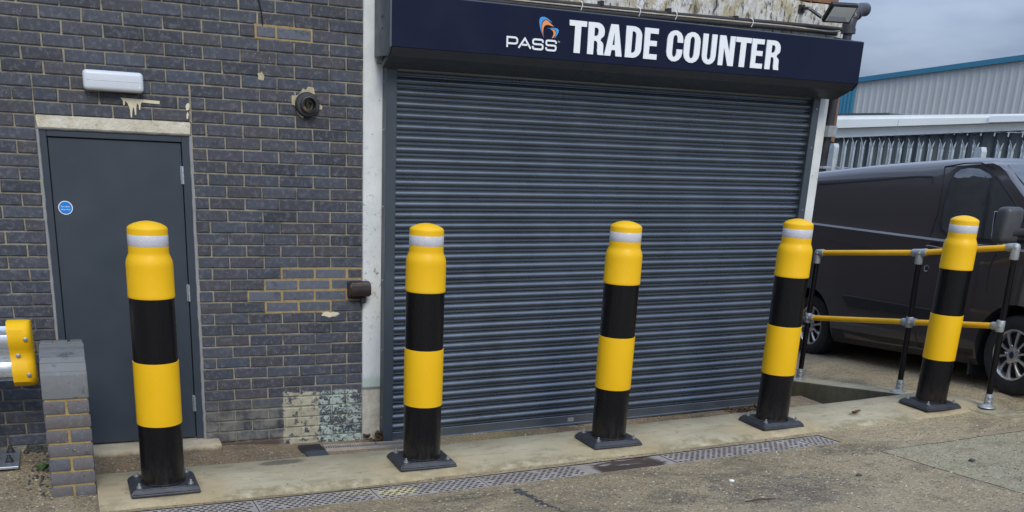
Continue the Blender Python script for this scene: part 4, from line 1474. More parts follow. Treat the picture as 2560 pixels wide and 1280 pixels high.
BL = [(-1.471, -1.003, 'black and yellow bollard in front of the grey steel door'),
      (0.123, -0.983, 'black and yellow bollard before the left end of the shutter, next to the white pillar'),
      (1.509, -0.985, 'black and yellow bollard standing before the middle of the roller shutter'),
      (2.921, -0.992, 'black and yellow bollard before the right end of the shutter, at the pit edge'),
      (4.498, -1.025, 'black and yellow bollard in front of the yellow handrail and dark van')]
proto = make_bollard()
ZP = [0.112, 0.122, 0.158, 0.196, 0.249]
for i, (bx, by, lab) in enumerate(BL):
    o = proto if i == 0 else copy_tree(proto)
    o.location = (bx, by, ZP[i] - 0.045)
    o.rotation_euler = (0, 0, (rnd.random() - .5) * .02)
    tag(o, lab, 'bollard', 'bollards along the kerb before the shutter')

# ------------------------------------------------------------------ yellow handrail
hr = thing('handrail', 'yellow two rail handrail on black posts beside the dark van', 'railing')
PB = [Vector((4.886, -1.252, 0.229)), Vector((4.728, -0.456, 0.165)), Vector((4.511, 0.589, 0.036))]
PT = [Vector((4.840, -1.250, 1.512)), Vector((4.702, -0.443, 1.373)), Vector((4.513, 0.588, 1.249))]
PM = [Vector((4.845, -1.252, 0.897)), Vector((4.715, -0.450, 0.786)), Vector((4.508, 0.589, 0.643))]
for i, (b_, t_) in enumerate(zip(PB, PT)):
    d = (t_ - b_).normalized()
    mb = MB()
    mb.tube([b_ + d * 0.02, t_ - d * 0.01], 0.0242, 18)
    post = mb.build('post', M['black_pole'], hr, 50)
    post['label'] = 'black tubular post'
    mb = MB()
    mb.lathe([(0.072, 0), (0.074, 0.003), (0.070, 0.010), (0.046, 0.016), (0.034, 0.026), (0.0325, 0.105), (0.0305, 0.112), (0.026, 0.113)], 24, axis_mat(b_, (0, 0, 1)), 1.0, 0.85)
    fb = mb.build('base_flange', M['galv'], post, 35)
    mb = MB()
    for a in (-2.3, -1.2):
        for zz in (0.05, 0.085):
            mb.lathe([(0.010, 0.03), (0.010, 0.038), (0.006, 0.04)], 8, axis_mat(b_ + Vector((0, 0, zz)), (math.cos(a), math.sin(a), 0)))
    mb.build('grub_screw', M['steel'], post, 40)
for nm, Q in (('top_rail', PT), ('mid_rail', PM)):
    off = Vector((0, 0, 0))
    for i in range(2):
        mb = MB()
        d = (Q[i + 1] - Q[i]).normalized()
        mb.tube([Q[i] + d * .05, Q[i + 1] - d * .05], 0.0242, 18)
        mb.build(nm, M['yellow_rail'], hr, 50)
for i in range(3):
    up = (PT[i] - PB[i]).normalized()
    for top in (True, False):
        q = (PT if top else PM)[i]
        mb = MB()
        Q = PT if top else PM
        dirs = []
        if i < 2:
            dirs.append((Q[i + 1] - Q[i]).normalized())
        if i > 0:
            dirs.append((Q[i - 1] - Q[i]).normalized())
        if top:
            mb.lathe([(0.031, -0.095), (0.0325, -0.088), (0.0325, -0.02), (0.0325, 0.008), (0.024, 0.024), (0.0, 0.032)], 20, axis_mat(q, up))
        else:
            mb.lathe([(0.030, -0.045), (0.0325, -0.040), (0.0325, 0.040), (0.030, 0.045)], 20, axis_mat(q, up))
        for d in dirs:
            mb.lathe([(0.0315, 0.0), (0.0325, 0.062), (0.0305, 0.068), (0.025, 0.069)], 20, axis_mat(q, d))
        mb.lathe([(0.010, 0.028), (0.010, 0.040), (0.006, 0.042)], 8, axis_mat(q, (-0.8, -0.6, 0)))
        mb.build('clamp', M['galv'], hr, 40)

# ------------------------------------------------------------------ brick pier with rounded end
pr = thing('brick_pier', 'short brick pier with yellow mortar and a rounded sloping top', 'pier')
PX0, PX1, PY0, PY1 = -2.066, -1.832, -0.970, -0.575
gz = 0.030
def top_z(y):
    if y > -0.70:
        return 0.872
    t = (-0.70 - y) / 0.27
    return 0.872 - 0.135 * (1 - math.sqrt(max(0, 1 - t * t * 0.96))) * 1.2
mb = MB()
inset = 0.008
body = [(PY1 - inset, 0.0), (PY1 - inset, 0.86)] + [(y, top_z(y) - 0.012) for y in lines((-0.70, -0.955, 8))] + [(PY0 + inset, 0.70), (PY0 + inset, 0.0)]
mb.prism(body, lambda u, v, t: (t, u, v), PX0 + inset, PX1 - inset)
core = mb.build('mortar_core', M['mortar_yellow'], pr)
pitch = 0.083
def pbrick(x0, x1, y0, y1, z0, z1, mat='brick_pier', bev=0.006):
    m3 = MB()
    cx, cy, cz = (x0 + x1) / 2, (y0 + y1) / 2, (z0 + z1) / 2
    m3.box(x0 - cx, x1 - cx, y0 - cy, y1 - cy, z0 - cz, z1 - cz, bev, 2)
    o = m3.build('brick', M[mat], pr, 35, None, (cx + (rnd.random() - .5) * .003, cy + (rnd.random() - .5) * .004, cz))
    o.rotation_euler = ((rnd.random() - .5) * .01, (rnd.random() - .5) * .02, (rnd.random() - .5) * .02)
for c_ in range(7):
    z0 = gz + 0.006 + c_ * pitch
    z1 = z0 + pitch - 0.013
    if c_ % 2 == 0:
        xm = (PX0 + PX1) / 2
        pbrick(PX0, xm - 0.008, PY0, PY0 + 0.21, z0, z1)
        pbrick(xm + 0.008, PX1, PY0, PY0 + 0.21, z0, z1)
        pbrick(PX0, xm - .008, PY0 + 0.222, PY1, z0, z1)
        pbrick(xm + .008, PX1, PY0 + 0.222, PY1, z0, z1)
    else:
        pbrick(PX0, PX1, PY0, PY0 + 0.10, z0, z1)
        pbrick(PX0, PX1, PY0 + 0.113, PY0 + 0.29, z0, z1)
        pbrick(PX0, PX1, PY0 + 0.303, PY1, z0, z1)
# bullnose brick, then curved cap of thin tiles on edge and flat headers
zb = gz + 0.006 + 7 * pitch
mb = MB()
mb.prism([(PY0, zb), (PY0, top_z(PY0 + .002) - 0.004), (PY0 + 0.012, top_z(PY0 + .012)), (PY0 + 0.10, top_z(PY0 + .10) - .014), (PY0 + 0.10, zb)], lambda u, v, t: (t, u, v), PX0, PX1)
bmesh.ops.bevel(mb.bm, geom=list(mb.bm.edges), offset=0.005, segments=2, affect='EDGES')
mb.build('bullnose_brick', M['brick_cap'], pr, 35)
ys_c = lines((PY0 + 0.014, -0.665, 7))
for i in range(7):
    a, b2 = ys_c[i] + .002, ys_c[i + 1] - .002
    mb = MB()
    mb.prism([(a, top_z(a) - .002), (b2, top_z(b2) - .002), (b2, top_z(b2) - .06), (a, top_z(a) - .06)] if i > 2 else [(a, top_z(a) - .001), (b2, top_z(b2) - .001), (b2, top_z(b2) - .013), (a, top_z(a) - .013)], lambda u, v, t: (t, u, v), PX0 + .001 + rnd.random() * .003, PX1 - .001 - rnd.random() * .003)
    mb.build('cap_tile', M['brick_cap'], pr)
for i in range(3):
    a = PX0 + i * (PX1 - PX0) / 3
    pbrick(a + .006, a + (PX1 - PX0) / 3 - .006, -0.657, PY1, 0.70, 0.872, 'brick_cap')
pbrick(PX0, PX1, PY0 + 0.113, -0.67, zb, zb + 0.062)
pbrick(PX0, PX1, -0.66, PY1, zb, 0.69)

# ------------------------------------------------------------------ crash barrier
cb = thing('crash_barrier', 'galvanised crash barrier with a yellow plastic end by the brick pier', 'barrier')
def wprof(z0, h, y0, dpt, off=0.0):
    k = [(0, 0.0), (.06, 0.25), (.12, .9), (.20, 1.0), (.30, 1.0), (.38, .85), (.46, .12), (.54, .12), (.62, .85), (.70, 1.0), (.80, 1.0), (.88, .9), (.94, .25), (1, 0)]
    return [(y0 - dpt * d - off, z0 + h * t) for t, d in k]
BY = -0.40
def strip(mb, prof, x0, x1, th=0.004):
    inner = [(y + th, z) for y, z in prof]
    mb.prism(prof + inner[::-1], lambda u, v, t: (t, u, v), x0, x1)
mb = MB()
strip(mb, wprof(0.60, 0.325, BY, 0.075), -3.6, -2.15)
mb.build('beam', M['galv_bright'], cb, 30)
k_ = [(0, .30), (.03, .62), (.10, .92), (.20, 1.0), (.30, .98), (.40, .80), (.46, .70), (.54, .70), (.60, .80), (.70, .98), (.80, 1.0), (.90, .92), (.97, .62), (1, .30)]
mb = MB()
vs, fs = [], []
xs_c = [(-2.228, 0.0, 1.0), (-2.150, 0.0, 1.0), (-2.125, 0.006, 0.995), (-2.110, 0.022, 0.985), (-2.102, 0.05, 0.97)]
nk = len(k_)
for xa, da, sc_ in xs_c:
    for t, d in k_:
        vs.append((xa + 0.012 * (t - .5) * -1, BY + .002 - 0.10 * d + da, 0.765 + (t - .5) * 0.385 * sc_))
    vs.append((xa, BY + .04, 0.765 + .19 * sc_))
    vs.append((xa, BY + .04, 0.765 - .19 * sc_))
nk += 2
for i in range(len(xs_c) - 1):
    for j in range(nk):
        fs.append([i * nk + j, (i + 1) * nk + j, (i + 1) * nk + (j + 1) % nk, i * nk + (j + 1) % nk])
fs.append(list(range(nk)))
fs.append([(len(xs_c) - 1) * nk + j for j in range(nk)][::-1])
mb.add(vs, fs)
mb.build('end_cap', M['yellow'], cb, 35)
mb = MB()
for xx, zz, dd in ((-2.138, 0.865, .106), (-2.185, 0.765, .079), (-2.138, 0.655, .106)):
    mb.lathe([(0.013, 0), (0.013, 0.003), (0.009, 0.006), (0.0, 0.0065)], 14, axis_mat((xx, BY + .01 - dd - .004, zz), (0, -1, 0)))
mb.build('cap_bolt', M['galv'], cb, 40)
mb = MB()
zg = 0.075
mb.box(-2.56, -2.248, -0.47, -0.10, zg, zg + 0.016, 0.003)
bp = mb.build('base_plate', M['galv_bright'], cb)
for xx, yy in ((-2.30, -0.17), (-2.30, -0.37)):
    mb = MB()
    mb.lathe([(0.026, zg + .016), (0.026, zg + .021)], 16, Matrix.Translation((xx, yy, 0)))
    mb.lathe([(0.018, zg + .021), (0.018, zg + .042)], 6, Matrix.Translation((xx, yy, 0)))
    mb.lathe([(0.011, zg + .042), (0.011, zg + .058)], 12, Matrix.Translation((xx, yy, 0)))
    mb.build('bolt', M['plate'], bp, 40)
mb = MB()
mb.box(-2.46, -2.40, BY + .005, -0.2, zg + .016, 0.90, 0.004)
mb.build('post', M['galv'], cb)

# ------------------------------------------------------------------ dark van
vp = Vector((5.600, 1.823, 0.0))
vp.z = H(vp.x, vp.y) - 0.012
yaw = R(-96.686)
vf2 = Vector((5.259, -1.086, 0)) 
vf2.z = 0.268
fvec = (vf2 - vp).normalized()
svec = Vector((-math.sin(yaw), math.cos(yaw), 0)).normalized()
svec = (svec - fvec * svec.dot(fvec)).normalized()
uvec = fvec.cross(svec)
van = thing('panel_van', 'dark brown metallic panel van parked behind the yellow handrail', 'van', vp)
van.matrix_world = Matrix(((fvec.x, svec.x, uvec.x, vp.x), (fvec.y, svec.y, uvec.y, vp.y), (fvec.z, svec.z, uvec.z, vp.z), (0, 0, 0, 1)))
WB, VW = 2.93, 1.97


def hc(L):
    return 1.43 - 0.083 * max(-0.6, min(L, 3.0))


def htop(L):
    return interp(L, [-1.0, -0.85, -0.4, 0.6, 1.8, 2.25, 2.45, 2.9, 3.35, 3.75, 3.93], [1.80, 1.97, 2.04, 2.05, 2.03, 1.99, 1.90, 1.55, 1.17, 1.02, 0.80])


WH = [(0.20, 0.085), (0.30, 0.030), (0.45, 0.012), (0.62, 0.004), (0.85, 0.0), (1.10, 0.004), (1.25, 0.012), (1.300, 0.012), (1.318, 0.030), (1.36, 0.040), (1.55, 0.066), (1.75, 0.098), (1.88, 0.130), (1.925, 0.150)]
def vw(L, Hh):
    h = Hh - (hc(L) - 1.305) if Hh > 0.9 else Hh - (hc(L) - 1.305) * max(0, (Hh - 0.6) / 0.3) if Hh > 0.6 else Hh
    b = interp(h, [a for a, _ in WH], [q for _, q in WH])
    if L < -0.6:
        b += 0.10 * ((-0.6 - L) / 0.42) ** 2
    if L > 2.5:
        b += 0.16 * ((L - 2.5) / 1.43) ** 2
    return b


stL = [-1.02, -0.98, -0.85, -0.6] + lines((-0.4, 2.2, 20)) + lines((2.25, 3.4, 14)) + [3.55, 3.75, 3.88, 3.93]
hs = [0.20, 0.26, 0.34, 0.45, 0.55, 0.62, 0.70, 0.80, 0.90, 1.0, 1.08, 1.15, 1.20]
def section(L):
    top = htop(L)
    H_ = list(hs)
    hcL = hc(L)
    H_ += [hcL - 0.055, hcL - 0.006, hcL + 0.013, hcL + 0.055]
    H_ += [hcL + 0.055 + (1.925 - hcL - 0.055) * t for t in (0.1, 0.2, 0.3, 0.4, 0.5, 0.6, 0.7, 0.8, 0.9, 1.0)]
    pts = []
    for h in H_:
        hh = min(h, top - 0.02 + 0.0001 * h)
        pts.append((vw(L, hh), hh))
    wl = pts[-1][0]
    rise = max(0.0, top - pts[-1][1])
    for fW, fH in ((0.05, 0.45), (0.12, 0.68), (0.28, 0.88), (0.55, 0.97), (1.0, 1.0)):
        pts.append((wl + (VW / 2 - wl) * fW, pts[len(H_) - 1][1] + rise * fH))
    return pts
secs = [section(L) for L in stL]
npt = len(secs[0])
mb = MB()
vs = []
for L, s_ in zip(stL, secs):
    full = [(L, w_, h) for w_, h in s_] + [(L, VW - w_, h) for w_, h in s_[:-1][::-1]]
    vs += full
nf = 2 * npt - 1
fs = []
for i in range(len(stL) - 1):
    for j in range(nf - 1):
        fs.append([i * nf + j, (i + 1) * nf + j, (i + 1) * nf + j + 1, i * nf + j + 1])
    fs.append([i * nf + nf - 1, (i + 1) * nf + nf - 1, (i + 1) * nf, i * nf])
fs.append(list(range(nf)))
fs.append([(len(stL) - 1) * nf + j for j in range(nf)][::-1])
mb.add(vs, fs)
tmp = link('van_tmp', mb.mesh('van_tmp', M['van']))
cut = MB()
for L in (0, WB):
    for w0 in (-0.1, VW - 0.32):
        cut.lathe([(0.405, 0), (0.405, 0.42)], 40, axis_mat((L, w0, 0.345), (0, 1, 0)))
        cut.box(L - 0.405, L + 0.405, w0, w0 + 0.42, -0.1, 0.345)
cutter = link('cut_tmp', cut.mesh('cut_tmp', M['trim']))
bo = tmp.modifiers.new('b', 'BOOLEAN')
bo.operation = 'DIFFERENCE'
bo.solver = 'EXACT'
bo.use_self = True
bo.object = cutter
dg = bpy.context.evaluated_depsgraph_get()
bodym = bpy.data.meshes.new_from_object(tmp.evaluated_get(dg))
bodym.name = 'body'
bpy.data.objects.remove(tmp)
bpy.data.objects.remove(cutter)
bodym.materials.clear()
bodym.materials.append(M['van'])
bodym.materials.append(M['trim'])
for p in bodym.polygons:
    p.use_smooth = True
    c_ = p.center
    near = min(abs((c_ - Vector((L, c_.y, 0.345))).length) for L in (0, WB))
    if (0.09 < c_.y < VW - 0.09 and c_.z < 0.76 and near < 0.42) or (c_.z < 0.24):
        p.material_index = 1
bodym.set_sharp_from_angle(angle=R(28))
body = link('body', bodym, van)


def on_side(L, h, d=0.0, far=False):
    w_ = vw(L, h) - d
    return (L, VW - w_ if far else w_, h)


def side_strip(mb, pts, wd, d, far=False):
    """thin strip following a line (L,H) on the body side"""
    out = stroke(pts, wd)
    k = len(pts)
    Lf, Rt = out[:k], out[k:][::-1]
    for i in range(k - 1):
        q = [Lf[i], Lf[i + 1], Rt[i + 1], Rt[i]]
        v1 = [on_side(a, b, d, far) for a, b in q]
        v0 = [on_side(a, b, -0.004, far) for a, b in q]
        mb.add(v1 + v0, [[0, 1, 2, 3], [0, 1, 5, 4], [2, 3, 7, 6], [1, 2, 6, 5], [3, 0, 4, 7]])


def side_patch(mb, pts, d, far=False, th=0.006):
    """polygon patch following the side, built as a fan around its centre with inner rings"""
    cx = sum(p[0] for p in pts) / len(pts)
    cy = sum(p[1] for p in pts) / len(pts)
    rings = []
    for t in (1.0, 0.85, 0.7, 0.55, 0.4, 0.2):
        rings.append([on_side(cx + (a - cx) * t, cy + (b - cy) * t, d, far) for a, b in pts])
    k = len(pts)
    vs = [p for r in rings for p in r] + [on_side(cx, cy, d, far)] + [on_side(a, b, d - th, far) for a, b in pts]
    fs = []
    for r in range(5):
        fs += [[r * k + i, r * k + (i + 1) % k, (r + 1) * k + (i + 1) % k, (r + 1) * k + i] for i in range(k)]
    fs += [[5 * k + i, 5 * k + (i + 1) % k, 6 * k] for i in range(k)]
    fs += [[i, (i + 1) % k, 6 * k + 1 + (i + 1) % k, 6 * k + 1 + i] for i in range(k)]
    mb.add(vs, fs)


WIN = [(1.905, 1.80), (1.925, 1.865), (1.97, 1.893), (2.08, 1.90), (2.20, 1.885), (2.33, 1.835), (2.46, 1.755), (2.60, 1.65), (2.74, 1.53), (2.85, 1.41), (2.92, 1.31), (2.90, 1.275), (2.70, 1.272), (2.45, 1.288), (2.2, 1.312), (2.02, 1.335), (1.94, 1.37), (1.908, 1.44), (1.90, 1.60)]
def grow(P, k):
    cx = sum(p[0] for p in P) / len(P)
    cy = sum(p[1] for p in P) / len(P)
    o_ = []
    for a, b in P:
        v = Vector((a - cx, b - cy))
        v = v * (1 + k / v.length)
        o_.append((cx + v.x, cy + v.y))
    return o_
for far in (False, True):
    mb = MB()
    side_patch(mb, grow(WIN, 0.028), 0.010, far, 0.03)
    wf = mb.build('window', M['trim'], van, 40)
    mb = MB()
    side_patch(mb, WIN, 0.015, far, 0.008)
    mb.build('pane', M['glass'], wf, 40)
    mb = MB()
    side_strip(mb, [(2.39, 1.80), (2.40, 1.70), (2.42, 1.60), (2.435, 1.45), (2.45, 1.29)], 0.045, 0.020, far)
    mb.build('divider', M['trim'], wf)
mb = MB()
line_door = [(1.745, 1.93), (1.80, 1.75), (1.825, 1.55), (1.80, 1.35), (1.765, 1.15), (1.735, 0.95), (1.72, 0.75), (1.73, 0.55), (1.77, 0.36), (1.80, 0.28)]
side_strip(mb, line_door, 0.010, 0.003)
side_strip(mb, [(1.745, 1.93), (2.0, 1.945), (2.2, 1.935), (2.36, 1.875)], 0.010, 0.003)
side_strip(mb, [(2.60, 0.85), (2.60, 1.05), (2.66, 1.20), (2.86, 1.262)], 0.007, 0.0015)
side_strip(mb, [(1.80, 0.28), (2.2, 0.28), (2.46, 0.29)], 0.007, 0.0015)
mb.build('door_gap', M['trim'], van)
# raised load panel pressing
mb = MB()
side_strip(mb, [(-0.55 + i * .15, 1.862) for i in range(14)] + [(1.62, 1.85), (1.645, 1.83), (1.65, 1.79)], 0.014, 0.006)
mb.build('panel_swage', M['trim'], van)
mb = MB()
side_strip(mb, [(0.1, hc(0.1) - .13), (0.6, hc(.6) - .155), (1.1, hc(1.1) - .155), (1.3, hc(1.3) - .14)], 0.012, 0.0025)
mb.build('panel_swage', M['van'], van)
# lower rubbing strip
for far in (False, True):
    mb = MB()
    P1 = [(0.60, 0.705), (1.0, 0.688), (1.5, 0.665), (2.0, 0.645), (2.36, 0.63), (2.38, 0.56), (2.0, 0.563), (1.5, 0.572), (1.0, 0.582), (0.72, 0.590)]
    side_patch(mb, P1, 0.014, far, 0.016)
    mb.build('rubbing_strip', M['mirror'] if False else M['trim'], van, 30)
mb = MB()
side_strip(mb, [(0.60, 0.703), (1.0, 0.686), (1.5, 0.663), (2.0, 0.643), (2.36, 0.628)], 0.012, 0.017)
mb.build('strip_edge', M['mirror'], van)
mb = MB()
side_strip(mb, [(0.42, 0.30), (1.2, 0.285), (2.0, 0.28), (2.5, 0.29)], 0.09, 0.002)
mb.build('sill', M['trim'], van)
# handle, lock, filler
for far in (False, True):
    mb = MB()
    side_patch(mb, arc(1.90, 1.215, 0.075, 0.042, 0, 360, 17)[:-1], 0.003, far)
    hd = mb.build('door_handle', M['trim'], van, 40)
    mb = MB()
    pts = [on_side(L, 1.205 + dz, dd, far) for L, dz, dd in ((1.80, .012, .004), (1.83, .012, .030), (1.90, .006, .040), (1.97, -.004, .030), (2.0, -.008, .004))]
    mb.tube(tsm(pts), 0.013, 8)
    mb.build('grip', M['van'], hd, 60)
mb = MB()
c0 = Vector(on_side(1.83, 1.015, 0.0))
mb.lathe([(0.034, 0), (0.034, 0.004), (0.026, 0.006), (0.022, 0.003), (0.0, 0.003)], 20, axis_mat(c0, (0, -1, 0)))
mb.build('lock_ring', M['chrome'], van, 40)
mb = MB()
mb.lathe([(0.02, 0.0035), (0.018, 0.0045), (0.0, 0.0046)], 16, axis_mat(c0, (0, -1, 0)))
mb.build('lock_core', M['trim'], van)
# windscreen and front lamps
mb = MB()
P2 = []
for L, fw in ((2.40, 0.22), (2.60, 0.19), (2.85, 0.16), (3.10, 0.13), (3.30, 0.11)):
    P2.append((L, fw))
vs = []
for L, fw in P2:
    for t in lines((0, 1, 8)):
        wv = fw + vw(L, 1.2) + (VW - 2 * (fw + vw(L, 1.2))) * t
        zz = htop(L) - 0.02 * abs(2 * t - 1) ** 2 + 0.012
        vs.append((L + .01, wv, zz))
mb.add(vs, [[i * 9 + j, i * 9 + j + 1, (i + 1) * 9 + j + 1, (i + 1) * 9 + j] for i in range(4) for j in range(8)])
mb.build('windscreen', M['glass'], van, 60)
for w0 in (0.19, VW - 0.50):
    mb = MB()
    mb.box(3.62, 3.84, w0, w0 + 0.31, 0.80, 0.97, 0.03, 3)
    mb.build('headlight', M['lens'], van, 40)
mb = MB()
mb.box(3.80, 3.945, 0.5, VW - 0.5, 0.55, 0.78, 0.02, 2)
mb.build('grille', M['trim'], van, 40)
mb = MB()
mb.box(3.6, 3.97, 0.22, VW - 0.22, 0.24, 0.50, 0.05, 3)
mb.build('bumper', M['trim'], van, 40)
mb = MB()
mb.box(2.10, 2.22, 0.80, 1.17, 2.0, 2.03, 0.01, 2)
mb.build('roof_marker', M['trim'], van, 40)
# mirror
for far in (False, True):
    s_ = -1 if not far else 1
    w0 = -0.16 if not far else VW + 0.16
    mb = MB()
    mb.box(2.83, 2.97, w0 - 0.095, w0 + 0.095, 1.245, 1.535, 0.045, 4)
    for v in mb.bm.verts:
        if v.co.z > 1.45:
            v.co.x += 0.03
    mi = mb.build('mirror', M['mirror'], van, 50)
    mb = MB()
    mb.box(2.825, 2.832, w0 - 0.07, w0 + 0.07, 1.28, 1.50, 0.002)
    mb.build('mirror_glass', M['chrome'], mi)
    mb = MB()
    mb.box(2.88, 2.98, min(w0, w0 - s_ * .25), max(w0, w0 - s_ * .25), 1.30, 1.37, 0.02, 3)
    mb.build('mirror_arm', M['trim'], mi, 40)
    mb = MB()
    mb.box(2.86, 2.93, w0 - 0.04, w0 + 0.04, 1.205, 1.25, 0.012, 2)
    mb.build('indicator', M['plastic_clear'], mi, 40)


def make_wheel(L, far):
    sgn = -1 if not far else 1
    w_ = 0.045 if not far else VW - 0.045
    mtx = axis_mat((L, w_, 0.335), (0, sgn, 0))
    mb = MB()
    mb.lathe([(0.20, -0.20), (0.30, -0.205), (0.325, -0.19), (0.335, -0.15), (0.335, -0.05), (0.326, -0.012), (0.300, 0.004), (0.235, 0.006), (0.212, -0.004), (0.205, -0.03)], 48, mtx, cap=False)
    wh = mb.build('wheel', M['rubber'], van, 35)
    mb = MB()
    mb.lathe([(0.214, -0.010), (0.214, 0.001), (0.204, 0.004), (0.196, -0.006), (0.188, -0.06), (0.18, -0.11), (0.0, -0.112)], 48, mtx, cap=False)
    rim = mb.build('rim', M['alloy'], wh, 35)
    mb = MB()
    mb.lathe([(0.190, -0.050), (0.0, -0.051)], 40, mtx)
    mb.build('wheel_well', M['dark_hole'], wh)
    mb = MB()
    for k in range(10):
        a = 2 * math.pi * k / 10 + 0.16
        cx, sx_ = math.cos(a), math.sin(a)
        def pt(r, t, z):
            return mtx @ Vector((r * cx - t * sx_, r * sx_ + t * cx, z))
        prf = [(0.045, 0.010, -0.008), (0.11, 0.0095, -0.004), (0.16, 0.014, -0.008), (0.206, 0.024, -0.014)]
        vs = []
        for r_, hw, z_ in prf:
            vs += [pt(r_, -hw, z_ - .016), pt(r_, -hw, z_), pt(r_, hw * .5, z_ + .003), pt(r_, hw, z_ - .010), pt(r_, hw, z_ - .016)]
        mb.add(vs, [[i * 5 + j, (i + 1) * 5 + j, (i + 1) * 5 + j + 1, i * 5 + j + 1] for i in range(3) for j in range(4)] + [[0, 1, 2, 3, 4]])
    mb.build('spoke', M['alloy'], wh, 30)
    mb = MB()
    mb.lathe([(0.066, -0.03), (0.064, -0.006), (0.05, 0.0), (0.03, 0.002), (0.0, 0.002)], 32, mtx)
    hub = mb.build('hub', M['alloy'], wh, 35)
    mb = MB()
    mb.lathe([(0.026, 0.002), (0.025, 0.006), (0.0, 0.007)], 24, mtx, 0.85, 1.15)
    mb.build('badge', M['badge'], wh, 40)
    mb = MB()
    for k in range(5):
        a = 2 * math.pi * k / 5 + 0.5
        mb.lathe([(0.012, -0.02), (0.012, 0.001), (0.008, 0.004), (0.0, 0.004)], 6, mtx @ Matrix.Translation((0.074 * math.cos(a), 0.074 * math.sin(a), 0)))
    mb.build('wheel_nut', M['chrome'], wh)
for L in (0, WB):
    for far in (False, True):
        make_wheel(L, far)
for L in (-0.46, 2.43):
    mb = MB()
    mb.box(L - 0.012, L + 0.012, 0.06, 0.26, 0.10, 0.40, 0.008)
    mb.build('mud_flap', M['rubber'], van)
mb = MB()
mb.box(-0.7, 3.6, 0.30, VW - 0.30, 0.18, 0.30, 0.03)
mb.build('underbody', M['trim'], van)

# ------------------------------------------------------------------ palisade fence
fe = thing('palisade_fence', 'galvanised palisade fence with splayed spiked pales behind the van', 'fence')
FX = 7.76
def fence_ground(y):
    return H(FX, y) - 0.02
def pale_mesh():
    mb = MB()
    hgt, t = 2.12, 0.004
    P = [(-0.035, 0.008), (-0.023, -0.007), (-0.011, 0.003), (0.011, 0.003), (0.023, -0.007), (0.035, 0.008)]
    vs = [(y, x, z) for z in (0, hgt) for x, y in P] + [(y + t, x, z) for z in (0, hgt) for x, y in P]
    mb.add(vs, [[i, i + 1, 7 + i, 6 + i] for i in range(5)] + [[12 + i, 13 + i, 19 + i, 18 + i] for i in range(5)] + [[0, 6, 18, 12], [5, 11, 23, 17]])
    for x0, x1, dx, dy, h_ in ((-0.035, -0.0115, -0.016, 0.012, 0.085), (-0.011, 0.011, 0.0, -0.045, 0.115), (0.0115, 0.035, 0.016, 0.012, 0.085)):
        c_ = (x0 + x1) / 2
        ring = []
        for q, w_ in ((0, 1.0), (0.45, 0.9), (1.0, 0.08)):
            hw = (x1 - x0) / 2 * w_
            yy_ = 0.001 + dy * q * q
            ring.append([(yy_, c_ + dx * q - hw, hgt + h_ * q), (yy_, c_ + dx * q + hw, hgt + h_ * q), (yy_ + t, c_ + dx * q + hw, hgt + h_ * q), (yy_ + t, c_ + dx * q - hw, hgt + h_ * q)])
        mb.add(sum(ring, []), [[k * 4 + i, k * 4 + (i + 1) % 4, k * 4 + 4 + (i + 1) % 4, k * 4 + 4 + i] for k in (0, 1) for i in range(4)])
    return mb.mesh('pale', M['pale'])
pm = pale_mesh()
posts_y = (4.27, 1.84, -0.80)
yy = 4.10
while yy > -2.2:
    if min(abs(yy - p) for p in posts_y) > 0.07:
        link('pale', pm, fe, (FX, yy, 2.335 + 0.02 * (4.1 - yy) / 3 - 2.21))
    yy -= 0.165
for p in posts_y:
    mb = MB()
    mb.prism([(-0.05, 0), (0.05, 0), (0.05, 2.15), (0.03, 2.20), (-0.03, 2.20), (-0.05, 2.15)], lambda u, v, t: (t, u, v), -0.04, 0.04)
    mb.build('post', M['pale'], fe, None, None, (FX - 0.02, p, 0.08 + 0.02 * (4.1 - p) / 3))
for z in (0.45, 1.93):
    mb = MB()
    mb.box(FX + 0.012, FX + 0.05, -2.3, 4.3, z, z + 0.05, 0.004)
    mb.build('rail', M['pale'], fe)

mb = MB()
gp = thing('gate_post', 'dark post with a white top block behind the rear of the van', 'post', (7.9, 4.51, 0))
mb.box(-0.05, 0.05, -0.085, 0.085, -0.2, 1.985, 0.006)
mb.build('shaft', M['flue'], gp)
mb = MB()
mb.box(-0.06, 0.06, -0.09, 0.09, 1.987, 2.21, 0.01)
mb.build('top_block', M['white_plastic'], gp)

# ------------------------------------------------------------------ low building with white fascia
def ray_at(x, y, depth):
    return CAM + (CF + CR * ((x - 1280) / FPX) - CU * ((y - 640 - CYO) / FPX)) * depth
lb = thing('low_building', 'low dark clad building with a thick white fascia behind the palisade fence', 'building')
P0 = Vector((9.95, 6.9, 0))
dv = Vector((0.35, -0.94, 0)).normalized()
nv = Vector((-dv.y, dv.x, 0))
if nv.x < 0:
    nv = -nv
def lbp(u, d, z):
    return P0 + dv * u + nv * d + Vector((0, 0, z))
def lbox(mb, u0, u1, d0, d1, z0, z1):
    vs = [lbp(u, d, z) for z in (z0, z1) for d in (d0, d1) for u in (u0, u1)]
    mb.add(vs, [[0, 1, 3, 2], [4, 5, 7, 6], [0, 1, 5, 4], [2, 3, 7, 6], [0, 2, 6, 4], [1, 3, 7, 5]])
mb = MB()
lbox(mb, -3, 9, 0.25, 8, -0.3, 2.39)
mb.build('wall', M['dark_clad'], lb)
mb = MB()
nr = 60
